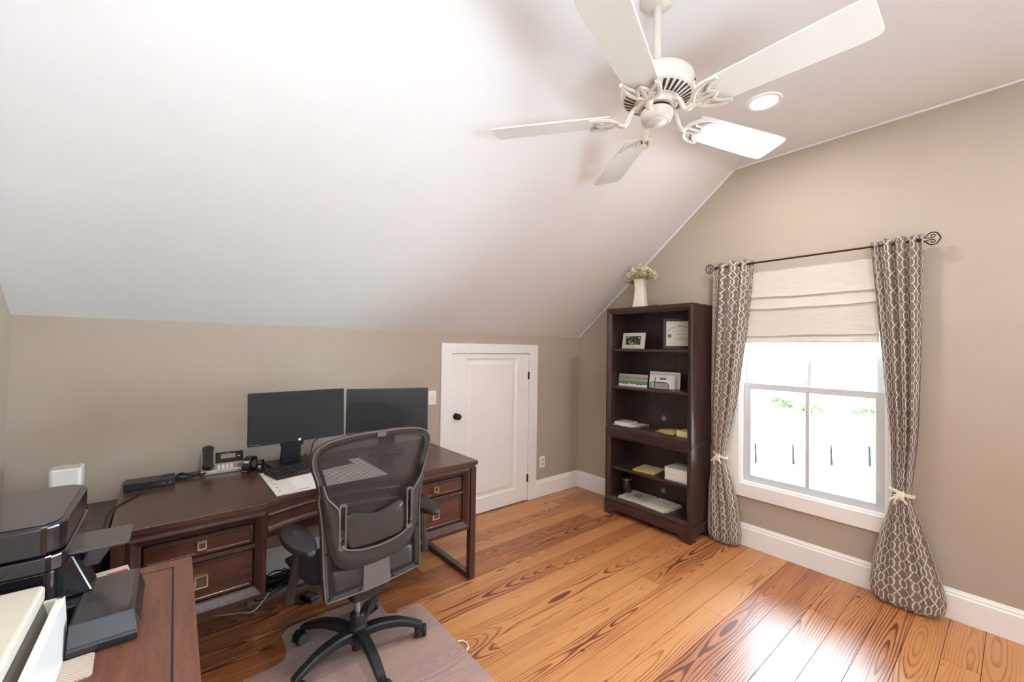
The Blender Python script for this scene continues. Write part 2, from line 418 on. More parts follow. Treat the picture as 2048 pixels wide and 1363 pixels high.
def rrect(u0, u1, v0, v1, r, n=5):
    out = []
    for cx, cy, a0 in ((u1-r, v0+r, -pi/2), (u1-r, v1-r, 0), (u0+r, v1-r, pi/2), (u0+r, v0+r, pi)):
        out += [(cx+r*cos(a0+pi/2*k/n), cy+r*sin(a0+pi/2*k/n)) for k in range(n+1)]
    return out
def smooth_path(pts, k=6, closed=False):
    P = [Vector(p) for p in pts]; n = len(P); out = []
    for i in range(n if closed else n-1):
        p0 = P[(i-1) % n] if (closed or i > 0) else P[i]; p1 = P[i]; p2 = P[(i+1) % n]; p3 = P[(i+2) % n] if (closed or i+2 < n) else p2
        for j in range(k):
            t = j/k; t2 = t*t; t3 = t2*t
            out.append(0.5*((2*p1)+(-p0+p2)*t+(2*p0-5*p1+4*p2-p3)*t2+(-p0+3*p1-3*p2+p3)*t3))
    if not closed: out.append(P[-1])
    return out
def interp(tab, t):
    if t <= tab[0][0]: return tab[0][1]
    for (a, va), (b, vb) in zip(tab, tab[1:]):
        if t <= b:
            k = (t-a)/(b-a); return va+(vb-va)*k
    return tab[-1][1]
def text_geo(txt, size):
    cu = bpy.data.curves.new('lettering', 'FONT'); cu.body = txt; cu.size = size; cu.align_x = 'CENTER'; cu.align_y = 'CENTER'
    ob = bpy.data.objects.new('lettering', cu); me = bpy.data.meshes.new_from_object(ob)
    vs_ = [tuple(v.co) for v in me.vertices]; fs = [tuple(p.vertices) for p in me.polygons]
    bpy.data.objects.remove(ob); bpy.data.curves.remove(cu); bpy.data.meshes.remove(me)
    return vs_, fs

# ================================================================== THE SETTING
TH = 0.14
# floor: dark subfloor with single pine boards
floor = struct(MB().box(XL-TH, XW+TH, YF-TH, YK+TH, -0.12, -0.014).build('floor', 'subfloor'), 'wide heart pine plank floor')
PW = 0.1325
joints = {1.51: [2.427], 1.38: [0.3], 2.04: [2.05], 1.11: [2.42], 0.98: [1.1], 2.31: [1.83], 1.64: [1.28], 1.25: [0.55], 1.91: [0.7, 3.1], 1.78: [2.75], 0.85: [1.9], 2.18: [1.0], 2.44: [2.9], 2.57: [1.3], 0.72: [2.9]}
y = 0.65 - PW*28
rowi = 0
while y < YK - 0.004:
    y0, y1 = max(y, YF), min(y+PW, YK)
    if y1 - y0 > 0.01:
        yc = (y0+y1)/2; cuts = None
        for k, js in joints.items():
            if abs(k-yc) < PW*0.5: cuts = list(js)
        if cuts is None:
            cuts = [XL + 0.5 + random.random()*1.4]; 
            if cuts[0] + 1.9 < XW - 0.4: cuts.append(cuts[0]+1.5+random.random()*0.4)
        xs = [XL] + cuts + [XW]
        for a, b in zip(xs, xs[1:]):
            g = 0.0011; L = b-a; W = y1-y0
            o = MB().box(g, L-g, -W/2+g, W/2-g, -0.013, 0).build('plank', 'heart_pine', floor, loc=(a, yc, random.uniform(-0.0003, 0.0)))
    y += PW; rowi += 1

# ceiling: flat strip and the two roof slopes
cb = MB(); fil = 0.16; sl = math.atan2(ZC-ZK, YK-YB)
half = [(YK+0.06, ZK-0.06*math.tan(sl))]          # profile of one slope with a soft drywall bend
tt = fil*math.tan(sl/2)
for k in range(7):
    a_ = sl*(1-k/6); half.append((YB-tt+fil*sin(a_), ZC-fil+fil*cos(a_)))
prof_c = half + [(-y_, z_) for y_, z_ in reversed(half)]
rows = [[(x_, y_, z_) for y_, z_ in prof_c] for x_ in (XL-TH, XW+TH)]; cb.grid(rows)
rows2 = [[(x_, y_*1.03, z_+TH) for y_, z_ in prof_c] for x_ in (XL-TH, XW+TH)]; cb.grid(rows2)
struct(cb.build('ceiling', 'ceiling_paint', smooth='auto'), 'white ceiling with a flat centre and sloping sides')

# knee walls
DX0, DX1, DZ = 1.833, 2.715, 1.44
wb = MB(); wb.box(XL-TH, DX0, YK, YK+TH, -0.12, ZK+0.02).box(DX1, XW+TH, YK, YK+TH, -0.12, ZK+0.02).box(DX0, DX1, YK, YK+TH, DZ, ZK+0.02).box(DX0, DX1, YK+0.1, YK+TH, -0.12, DZ)
struct(wb.build('wall_back', 'wall_paint'), 'low taupe knee wall behind the desk')
struct(MB().box(XL-TH, XW+TH, YF-TH, YF, -0.12, ZK+0.02).build('wall_front', 'wall_paint'))
# gable walls
def roof(yv): return min(ZC, ZK + (YK-abs(yv))*(ZC-ZK)/(YK-YB))
WY0, WY1, WZ0, WZ1 = 0.521, 1.385, 0.475, 1.985
gw = MB(); fnx = lambda u, v, h: (h, u, v)
def col(u0, u1, za=None, zb=None):
    pts = [(u0, za if za is not None else -0.12), (u1, za if za is not None else -0.12)]
    if zb is not None: pts += [(u1, zb), (u0, zb)]
    else:
        pts.append((u1, roof(u1)+0.012))
        for br in (YB, -YB):
            if u0 < br < u1: pts.append((br, ZC+0.012))
        pts.append((u0, roof(u0)+0.012))
    gw.prism(pts, XW, XW+TH, fnx)
for a, b in ((WY1, YK), (-WY0, WY0), (YF, -WY1)): col(a, b)
for a, b in ((WY0, WY1), (-WY1, -WY0)):
    col(a, b, -0.12, WZ0); col(a, b, WZ1, None)
struct(gw.build('wall_right', 'wall_paint'), 'taupe gable wall with the window')
struct(MB().prism([(YF, -0.12), (YK, -0.12), (YK, ZK+0.012), (YB, ZC+0.012), (-YB, ZC+0.012), (YF, ZK+0.012)], XL-TH, XL, fnx).build('wall_left', 'wall_paint'))

# baseboards with a moulded cap
BP = [(0, 0), (0.018, 0), (0.018, 0.135), (0.012, 0.142), (0.012, 0.152), (0.007, 0.160), (0.004, 0.170), (0, 0.170)]
def baseboard(name, runs):
    b = MB()
    for fn, h0, h1 in runs: b.prism(BP, h0, h1, fn)
    return struct(b.build(name, 'trim_white', bevel=0.001, seg=1))
baseboard('baseboard_back', [(lambda u, v, h: (h, YK-u, v), XL, 1.728), (lambda u, v, h: (h, YK-u, v), 2.820, XW)])
baseboard('baseboard_right', [(lambda u, v, h: (XW-u, h, v), YF, YK-0.018)])
baseboard('baseboard_left', [(lambda u, v, h: (XL+u, h, v), YF, YK-0.018)])
baseboard('baseboard_front', [(lambda u, v, h: (h, YF+u, v), XL+0.018, XW-0.018)])
# slim caulk bead where the gable wall meets the ceiling
tb = MB(); e = 0.012
tb.tube([(XW-0.003, YK, ZK), (XW-0.003, YB, ZC), (XW-0.003, -YB, ZC), (XW-0.003, YF, ZK)], 0.011, 6)
struct(tb.build('trim_1', 'ceiling_paint'))

# small attic door in the knee wall
door = thing('door_1', 'small white one-panel attic door in the knee wall', None, (2.27, YK, 0), world=True, kind='structure')
slab = MB()
sx0, sx1, sz0, sz1, yf, yb = DX0+0.003, DX1-0.003, 0.006, DZ-0.003, YK-0.002, YK+0.032
px0, px1, pz0, pz1 = 1.985, 2.565, 0.135, 1.392
slab.box(sx0, px0, yf, yb, sz0, sz1).box(px1, sx1, yf, yb, sz0, sz1).box(px0, px1, yf, yb, sz0, pz0).box(px0, px1, yf, yb, pz1, sz1)
slab.build('door_frame', 'trim_white', door)
pn = MB(); rec = 0.012
def ringrect(d, yy): return [(px0+d, yy, pz0+d), (px1-d, yy, pz0+d), (px1-d, yy, pz1-d), (px0+d, yy, pz1-d)]
rows = [ringrect(0, yf+0.001), ringrect(0.012, yf+rec), ringrect(0.028, yf+rec), ringrect(0.055, yf+0.004)]
pn.grid(rows, closed=True); pn.add(rows[-1], [(0, 1, 2, 3)]); pn.build('door_panel', 'trim_white', door)
kb = MB(); kx, kz = 1.882, 0.897
kb.lathe([(0.0, 0), (0.026, 0.0), (0.028, 0.004), (0.012, 0.008), (0.011, 0.028), (0.020, 0.034), (0.026, 0.044), (0.025, 0.056), (0.016, 0.064), (0, 0.066)], 20)
kb.xf(Matrix.Translation((kx, yf, kz)) @ Matrix.Rotation(pi/2, 4, 'X')); kb.build('door_knob', 'bronze', door, smooth=True)
for hz in (1.224, 0.218):
    MB().cyl((2.713, yf-0.006, hz-0.036), (2.713, yf-0.006, hz+0.036), 0.007, n=10).box(2.703, 2.723, yf-0.004, yf+0.004, hz-0.035, hz+0.035).build('hinge', 'bronze', door)
# mitred casing of the door
CW = 0.105; cy0, cy1 = YK-0.018, YK
cas = thing('trim_2', 'white flat casing around the attic door', None, (2.27, YK, 0), world=True, kind='structure')
def cboard(poly, nm='casing_board'): MB().prism(poly, cy0, cy1, lambda u, v, h: (u, h, v)).build(nm, 'trim_white', cas, bevel=0.002)
cboard([(DX0-CW, 0), (DX0, 0), (DX0, DZ), (DX0-CW, DZ+0.085)])
cboard([(DX1, 0), (DX1+CW, 0), (DX1+CW, DZ+0.085), (DX1, DZ)])
cboard([(DX0-CW, DZ+0.085), (DX0, DZ), (DX1, DZ), (DX1+CW, DZ+0.085)])

# windows: one in view, its twin further along the gable wall
def make_window(n, yc):
    w = thing('window_%d' % n, 'double-hung window with white sashes' if n == 1 else None, None, (XW, yc, WZ0), kind='structure')
    hw = (WY1-WY0)/2; H = WZ1-WZ0; D = TH
    def bd(poly, nm, mat='trim_white', h0=-0.02, h1=0.002, par=w, bv=0.002): return MB().prism(poly, h0, h1, lambda u, v, h: (h, u, v)).build(nm, mat, par, bevel=bv)
    c = 0.10
    bd([(-hw-c, -c), (hw+c, -c), (hw, 0), (-hw, 0)], 'casing'); bd([(-hw-c, H+c), (-hw, H), (hw, H), (hw+c, H+c)], 'casing')
    bd([(hw, 0), (hw+c, -c), (hw+c, H+c), (hw, H)], 'casing'); bd([(-hw-c, -c), (-hw, 0), (-hw, H), (-hw-c, H+c)], 'casing')
    j = MB(); j.box(-0.008, D, -hw, -hw+0.012, 0.014, H-0.012).box(-0.008, D, hw-0.012, hw, 0.014, H-0.012).box(-0.008, D, -hw, hw, H-0.012, H).box(-0.008, D+0.03, -hw, hw, 0, 0.014); j.build('jamb', 'trim_white', w)
    def sash(nm, x0, x1, z0, z1, br, tr):
        s = 0.05; a = hw-0.013
        f = MB(); f.box(x0, x1, -a, -a+s, z0, z1).box(x0, x1, a-s, a, z0, z1).box(x0, x1, -a+s, a-s, z0, z0+br).box(x0, x1, -a+s, a-s, z1-tr, z1)
        fo = f.build(nm, 'sash_backlit', w, bevel=0.003)
        xm = (x0+x1)/2
        MB().box(x0+0.004, x1-0.004, -0.013, 0.013, z0+br, z1-tr).build('muntin', 'sash_backlit', fo, bevel=0.003)
        for sg in (-1, 1):
            ya, yb_ = sorted((sg*0.013, sg*(a-s)))
            MB().box(xm-0.002, xm+0.002, ya, yb_, z0+br, z1-tr).build('pane', 'window_glass', fo)
    sash('lower_sash', 0.035, 0.070, 0.014, 0.772, 0.048, 0.046)
    sash('upper_sash', 0.074, 0.108, 0.730, H-0.013, 0.046, 0.05)
    # portal so that daylight is sampled well
    pl = bpy.data.lights.new('daylight_portal', 'AREA'); pl.shape = 'RECTANGLE'; pl.size = H; pl.size_y = 2*hw; pl.cycles.is_portal = True
    po = bpy.data.objects.new('daylight_portal', pl); COL.objects.link(po); po.parent = w; po.location = (D+0.02, 0, H/2); po.rotation_euler = (0, pi/2, 0)
    return w
make_window(1, (WY0+WY1)/2); make_window(2, -(WY0+WY1)/2)

# ------------------------------------------------------------------ outdoors, seen through the window
GZ = -3.0
g = MB(); g.box(XW+0.5, 160, -90, 110, GZ-0.3, GZ); struct(g.build('ground', 'lawn_grass'), 'pale lawn outside the window')
def fence():
    r = thing('farm_fence', 'weathered wooden post fence on the lawn outside the window', 'fence', (19.36, 5.76, GZ), rz=radians(48))
    for i in range(-3, 5):
        yy = i*1.475
        MB().cyl((0, yy, 0), (0.01, yy+0.02, 0.80), 0.050, 0.035, 7).build('post', 'bark', r)
    MB().box(-0.01, 0.01, -4.6, 6.1, 0.60, 0.612).build('rail', 'bark', r)
fence()
def shrub(x, y, s, i):
    b = MB(); rnd = random.Random(i)
    for k in range(160):
        th, ph = rnd.random()*2*pi, rnd.random()*pi*0.5
        rr = s*(0.65+0.4*rnd.random()); c = Vector((rr*cos(th)*cos(ph), rr*1.5*sin(th)*cos(ph), rr*0.85*sin(ph)))
        e1 = Vector((rnd.uniform(-1, 1), rnd.uniform(-1, 1), rnd.uniform(-1, 1))).normalized(); e2 = e1.orthogonal().normalized(); q = s*0.22
        b.add([c+e1*q, c+e2*q, c-e1*q, c-e2*q], [(0, 1, 2, 3)])
    r = thing('shrub', ['round green shrub at the far edge of the lawn', ''][0], 'shrub', (x, y, GZ), group='shrubs along the far edge of the lawn')
    b.build('foliage', 'shrub_leaf', r)
    MB().cyl((0, 0, 0), (0, 0, s*0.8), s*0.09, s*0.05, 6).build('stem', 'bark', r)
for i, (x, y, s) in enumerate([(36.5, 14.9, 0.75), (38.5, 12.4, 0.8), (37, 9.9, 0.7), (39, 7.0, 0.6), (37, 17.6, 0.8), (40, 3.6, 0.5)]): shrub(x, y, s, i)

# ================================================================== CEILING LIGHTS AND FAN
for i, (lx, ly) in enumerate([(2.631, 0.938), (0.425, 0.938), (2.631, -0.938), (0.425, -0.938)]):  # first lamp is visible; the other three are unseen, added to light the room
    r = thing('ceiling_light', 'round recessed ceiling light with a white trim ring beyond the fan' if i == 0 else 'added unseen recessed ceiling light elsewhere on the flat ceiling',
              'ceiling light', (lx, ly, ZC), group=None if i == 0 else 'added unseen recessed ceiling lights')
    rg = MB(); rg.lathe([(0.070, -0.0005), (0.092, -0.0005), (0.093, -0.004), (0.086, -0.008), (0.072, -0.006)], 40)
    n = 40; rg = MB()
    prof = [(0.068, -0.001), (0.072, -0.007), (0.086, -0.008), (0.093, -0.004), (0.093, -0.0005)]
    rows = [[(rr*cos(2*pi*k/n), rr*sin(2*pi*k/n), z) for k in range(n)] for rr, z in prof]; rg.grid(rows, closed=True)
    rg.build('trim_ring', 'trim_white', r, smooth=True)
    MB().cyl((0, 0, -0.0035), (0, 0, -0.0005), 0.070, n=40).build('diffuser', 'lamp_glow', r)
    ld = bpy.data.lights.new('can_lamp', 'AREA'); ld.shape = 'DISK'; ld.size = 0.13; ld.energy = CAN_POWER; ld.color = (1.0, 0.95, 0.90)
    lo = bpy.data.objects.new('can_lamp', ld); COL.objects.link(lo); lo.parent = r; lo.location = (0, 0, -0.012)

FX, FY, ZB = 1.528, 0.949, 2.455
fan = thing('ceiling_fan', 'white five-blade ceiling fan on a downrod', 'ceiling fan', (FX, FY, ZC))
def fz(z): return z - ZC
MB().lathe([(0, 0), (0.068, 0), (0.070, -0.006), (0.062, -0.018), (0.042, -0.028), (0.022, -0.034), (0, -0.034)], 32).build('canopy', 'fan_white', fan, smooth='auto')
MB().cyl((0, 0, -0.03), (0, 0, fz(2.645)), 0.0165, n=20).build('downrod', 'fan_white', fan, smooth='auto')
hz = fz(2.512)
hou = MB().lathe([(0, 0.128), (0.02, 0.128), (0.024, 0.116), (0.10, 0.114), (0.130, 0.107), (0.143, 0.092), (0.146, 0.078), (0.146, 0.036), (0.143, 0.030), (0.140, 0.026), (0.08, 0.0), (0.0, 0.0)], 48, (0, 0, hz)).build('motor_housing', 'fan_white', fan, smooth='auto')
for k in range(32):
    a = 2*pi*k/32
    s = MB(); r0, r1, w_ = 0.090, 0.132, 0.0050
    zz = lambda r_: hz + 0.026*(r_-0.08)/0.060
    s.hexa([(r0, -w_, zz(r0)-0.001), (r1, -w_*1.25, zz(r1)-0.001), (r1, w_*1.25, zz(r1)-0.001), (r0, w_, zz(r0)-0.001),
            (r0, -w_, zz(r0)+0.004), (r1, -w_*1.25, zz(r1)+0.004), (r1, w_*1.25, zz(r1)+0.004), (r0, w_, zz(r0)+0.004)])
    s.xf(Matrix.Rotation(a, 4, 'Z')); s.build('vent_slot', 'dark_slot', hou)
for k in range(3):
    a = 2*pi*k/3 - 1.25
    MB().cyl((0.143*cos(a), 0.143*sin(a), hz+0.055), (0.149*cos(a), 0.149*sin(a), hz+0.055), 0.005, n=8).build('screw', 'bronze', hou)
MB().lathe([(0, 0.0), (0.078, 0.0), (0.080, -0.012), (0.074, -0.022), (0, -0.022)], 40, (0, 0, hz)).build('flywheel', 'fan_white', fan, smooth='auto')
MB().lathe([(0, -0.022), (0.058, -0.022), (0.058, -0.034), (0, -0.034)], 40, (0, 0, hz)).build('dark_gap', 'dark_slot', fan, smooth='auto')
MB().lathe([(0, -0.034), (0.063, -0.034), (0.065, -0.038), (0.064, -0.056), (0.058, -0.070), (0.046, -0.077), (0.044, -0.075), (0, -0.075)], 40, (0, 0, hz)).build('switch_housing', 'fan_white', fan, smooth='auto')
MB().lathe([(0, -0.074), (0.043, -0.074), (0.041, -0.081), (0.025, -0.088), (0.010, -0.090), (0.009, -0.093), (0, -0.094)], 32, (0, 0, hz)).build('end_cap', 'fan_white', fan, smooth='auto')
MB().tube([(-0.045, 0.035, hz-0.06), (-0.048, 0.038, hz-0.075), (-0.048, 0.038, hz-0.155)], 0.0012, 6).build('pull_chain', 'nickel', fan)
MB().lathe([(0, 0), (0.003, 0), (0.004, -0.012), (0, -0.014)], 10, (-0.048, 0.038, hz-0.155)).build('chain_pull', 'bronze', fan)
bz = fz(ZB); TILT = radians(-12)
for ang in (127, 55, -17, -89, -161):
    R = Matrix.Rotation(radians(ang), 4, 'Z')
    Tl = Matrix.Translation((0, 0, bz)) @ Matrix.Rotation(TILT, 4, 'X')
    ir = MB()
    zb = -0.006
    arm = smooth_path([(0.060, 0, hz-0.012-bz), (0.095, 0, hz-0.020-bz), (0.125, 0, -0.020), (0.158, 0, zb-0.004)], 5)
    q = MB(); q.tube([tuple(p) for p in arm], [0.016]*5+[0.013]*(len(arm)-5), 10, flat=0.75, up=(0, 0, 1)); arm_v, arm_f = q.v, q.f
    d = MB(); fl = dict(n=8, flat=0.8, up=(0, 0, 1))
    out = smooth_path([(0.272, -0.064, zb), (0.235, -0.066, zb), (0.190, -0.050, zb), (0.160, -0.010, zb), (0.160, 0.010, zb), (0.190, 0.050, zb), (0.235, 0.066, zb), (0.272, 0.064, zb)], 6)
    inn = smooth_path([(0.272, -0.064, zb), (0.245, -0.050, zb), (0.222, -0.026, zb), (0.236, -0.010, zb), (0.242, 0, zb), (0.236, 0.010, zb), (0.222, 0.026, zb), (0.245, 0.050, zb), (0.272, 0.064, zb)], 5)
    d.tube(out, 0.0095, **fl).tube(inn, 0.0080, **fl)
    d.tube([(0.155, 0, zb), (0.24, 0, zb)], 0.0075, **fl)
    for sg in (-1, 1):
        d.tube(smooth_path([(0.178, sg*0.034, zb), (0.200, sg*0.020, zb), (0.224, sg*0.026, zb)], 4), 0.0065, **fl)
    d.xf(R @ Tl); q.xf(R @ Matrix.Translation((0, 0, bz)))
    d.add(q.v, q.f); d.build('blade_bracket', 'fan_white', fan, smooth='auto')
    b = MB()
    pl = [(0.190, -0.060), (0.215, -0.066), (0.62, -0.079), (0.676, -0.078), (0.692, -0.074), (0.699, -0.062), (0.703, 0.055), (0.699, 0.068), (0.688, 0.076), (0.64, 0.079), (0.215, 0.066), (0.190, 0.060)]
    b.prism(pl, 0.0025, 0.0085); b.xf(R @ Tl); b.build('blade', 'blade_white', fan, bevel=0.0015)

# ================================================================== DESK
DXA, DXB = -0.190, 1.530; DROT = radians(1.4)
desk = thing('executive_desk', 'dark brown wooden double-pedestal desk with a concave front', 'desk', (0.67, 2.60, 0), rz=DROT)
dl = lambda x: x-0.67
YFR, YBK = -0.400, 0.385       # local front and back of the top
x0, x1 = -0.860, 0.860; k0, k1 = -0.330, 0.330
def front_curve(yy, depth, n=16, a=k0, b=k1): return [(a+(b-a)*i/n, yy+depth*(1-((i/n-0.5)*2)**2)) for i in range(n+1)]
top = MB(); poly = [(x0, YFR), (k0-0.002, YFR)] + front_curve(YFR+0.012, 0.075) + [(k1+0.002, YFR), (x1, YFR), (x1, YBK), (x0, YBK)]
top.prism(poly, 0.733, 0.760); top.build('desktop', 'desk_wood', desk, bevel=0.003)
und = MB(); poly2 = [(x0+0.012, YFR+0.012), (k0-0.006, YFR+0.012)] + front_curve(YFR+0.030, 0.075) + [(k1+0.006, YFR+0.012), (x1-0.012, YFR+0.012), (x1-0.012, YBK-0.01), (x0+0.012, YBK-0.01)]
und.prism(poly2, 0.718, 0.733); und.build('top_moulding', 'desk_wood', desk)
def handle(par, xc, z, y, w, h):
    hp = MB(); outer = [(xc-w/2, z-h/2), (xc+w/2, z-h/2), (xc+w/2, z+h/2), (xc-w/2, z+h/2)]; t = 0.0065
    inner = [(xc-w/2+t, z-h/2+t), (xc+w/2-t, z-h/2+t), (xc+w/2-t, z+h/2-t), (xc-w/2+t, z+h/2-t)]
    hp.ringframe(outer, inner, y-0.014, y-0.009, lambda u, v, hh: (u, hh, v))
    hp.box(xc-w/2, xc+w/2, y-0.014, y, z+h/2-t, z+h/2); hd = hp.build('handle', 'nickel', par, bevel=0.001)
    MB().box(xc-w/2+t, xc+w/2-t, y-0.003, y+0.001, z-h/2+t, z+h/2-t).build('handle_plate', 'handle_inset', par)
def pedestal(sg):
    a, b = (x0+0.045, k0) if sg < 0 else (k1, x1-0.045)
    yF = YFR+0.018
    MB().box(a, b, yF+0.05, YBK-0.03, 0.335, 0.718).build('carcass', 'desk_wood_v', desk)
    oz0, oz1 = 0.380, 0.674; ox0, ox1 = a+0.048, b-0.045
    outer = [(a, 0.325), (b, 0.325), (b, 0.718), (a, 0.718)]; inner = [(ox0, oz0), (ox1, oz0), (ox1, oz1), (ox0, oz1)]
    f = MB()
    rows = []
    for d, yy in ((0, yF+0.05), (0, yF), (0.35, yF-0.004), (0.55, yF+0.002), (0.9, yF+0.016), (1.0, yF+0.018), (1.0, yF+0.05)):
        rows.append([(o[0]+(i[0]-o[0])*d, yy, o[1]+(i[1]-o[1])*d) for o, i in zip(outer, inner)])
    f.grid(rows, closed=True); f.build('face_frame', 'desk_wood_v', desk, bevel=0.0015, seg=1)
    MB().box(ox0, ox1, yF+0.018, yF+0.05, 0.556, 0.574).build('drawer_rail', 'desk_wood', desk)
    for (za, zb_, w, h) in ((0.578, 0.662, 0.034, 0.036), (0.384, 0.548, 0.048, 0.054)):
        dr = MB(); c = 0.006
        r0 = [(ox0+0.006, za), (ox1-0.006, za), (ox1-0.006, zb_), (ox0+0.006, zb_)]
        rows = []
        for d, yy in ((0, yF+0.055), (0, yF+0.026), (0.003, yF+0.022), (0.012, yF+0.022), (0.015, yF+0.025), (0.019, yF+0.025)):
            rows.append([(r0[0][0]+d, yy, r0[0][1]+d), (r0[1][0]-d, yy, r0[1][1]+d), (r0[2][0]-d, yy, r0[2][1]-d), (r0[3][0]+d, yy, r0[3][1]-d)])
        dr.grid(rows, closed=True); dr.add(rows[-1], [(0, 1, 2, 3)])
        o = dr.build('drawer', 'drawer_wood', desk)
        MB().box(ox0+0.02, ox1-0.02, yF+0.022, yF+0.030, zb_-0.004, zb_+0.004).build('finger_groove', 'dark_slot', o)
        handle(o, (ox0+ox1)/2, (za+zb_)/2+0.002, yF+0.024, w, h)
    # sled leg at the outer end
    e0, e1 = (x0+0.005, x0+0.045) if sg < 0 else (x1-0.045, x1-0.005)
    MB().box(e0, e1, YFR+0.010, YFR+0.052, 0, 0.718).build('front_leg', 'desk_wood_v', desk, bevel=0.002)
    MB().box(e0, e1, YBK-0.050, YBK-0.008, 0, 0.718).build('rear_leg', 'desk_wood_v', desk, bevel=0.002)
    MB().box(e0, e1, YFR+0.052, YBK-0.05, 0.0, 0.032).build('floor_rail', 'desk_wood', desk, bevel=0.002)
    MB().box(e0+0.004, e1-0.004, YFR+0.052, YBK-0.05, 0.33, 0.718).build('end_panel', 'desk_wood_v', desk)
pedestal(-1); pedestal(1)
# centre drawer following the concave front
cd = MB(); n = 20; rows = []
prof = [(0.020, 0.716), (0.020, 0.706), (0.010, 0.700), (0.004, 0.692), (0.008, 0.684), (0.016, 0.680), (0.016, 0.640), (0.008, 0.634), (0.002, 0.622), (0.004, 0.612), (0.016, 0.606), (0.10, 0.606), (0.10, 0.716)]
for i in range(n+1):
    t = i/n; xx = (k0+0.004)+(k1-k0-0.008)*t; yy = YFR+0.016+0.070*(1-((t-0.5)*2)**2)
    rows.append([(xx, yy+d, z) for d, z in prof])
cd.grid(rows, closed=True); cd.add(rows[0], [tuple(range(len(prof)))]); cd.add(rows[-1], [tuple(range(len(prof)))])
cdo = cd.build('centre_drawer', 'drawer_wood', desk, smooth='auto')
cb_ = MB(); cb_.box(k0+0.004, k1-0.004, YFR+0.14, YBK-0.10, 0.62, 0.716); cb_.build('drawer_box', 'desk_wood', cdo)
MB().box(k0, k1, YFR+0.10, YFR+0.12, 0.560, 0.604).build('apron', 'desk_wood', desk)

# ================================================================== SIDE TABLE AT THE LEFT WALL
side = thing('side_table', 'reddish brown side table with a dark inlay line, carrying the printers', 'table', (-0.27, 1.16, 0), world=True)
SX0, SX1, SY0, SY1 = XL+0.02, 0.060, 0.52, 1.800
MB().box(SX0, SX1, SY0, SY1, 0.733, 0.760).build('tabletop', 'table_wood', side, bevel=0.002)
il = MB(); z = 0.7603
il.box(SX1-0.052, SX1-0.047, SY0+0.05, SY1-0.052, z-0.002, z).box(SX0+0.05, SX1-0.047, SY1-0.057, SY1-0.052, z-0.002, z).box(SX0+0.05, SX1-0.052, SY0+0.05, SY0+0.055, z-0.002, z)
il.build('inlay_line', 'dark_slot', side)
MB().box(SX0+0.02, SX1-0.025, SY0+0.02, SY1-0.02, 0.10, 0.733).build('body', 'desk_wood_v', side)
for sx in (SX0+0.02, SX1-0.075):
    for sy in (SY0+0.02, SY1-0.07): MB().box(sx, sx+0.05, sy, sy+0.05, 0, 0.10).build('leg', 'desk_wood_v', side)
for k in range(2):
    ya = SY0+0.04+k*0.60; dd = MB().box(SX1-0.026, SX1-0.012, ya, ya+0.58, 0.14, 0.70).build('cabinet_door', 'drawer_wood', side, bevel=0.003)

# low dark cabinet between desk and left wall, white router on it
lc = thing('low_cabinet', 'low black-brown cabinet in the corner beside the desk', 'cabinet', (-0.41, 2.78, 0), world=True)
MB().box(-0.605, -0.222, 2.50, 3.045, 0.05, 0.630).build('body', 'desk_wood_v', lc)
MB().box(-0.610, -0.330, 2.48, 3.048, 0.630, 0.652).build('top_board', 'case_wood', lc, bevel=0.002)
MB().box(-0.326, -0.216, 2.48, 3.048, 0.630, 0.652).build('top_board', 'case_wood', lc, bevel=0.002)
MB().box(-0.59, -0.235, 2.52, 3.03, 0, 0.05).build('plinth', 'desk_wood_v', lc)
ro = thing('wireless_router', 'tall white rounded router box standing behind the printer', 'router', (-0.388, 2.88, 0.652))
MB().prism(rrect(-0.054, 0.054, -0.054, 0.054, 0.016, 5), 0.0, 0.236).build('case', 'white_plastic', ro, bevel=0.004)
MB().prism(rrect(-0.047, 0.047, -0.047, 0.047, 0.012, 5), 0.236, 0.2385).build('top_plate', 'cream_plastic', ro)

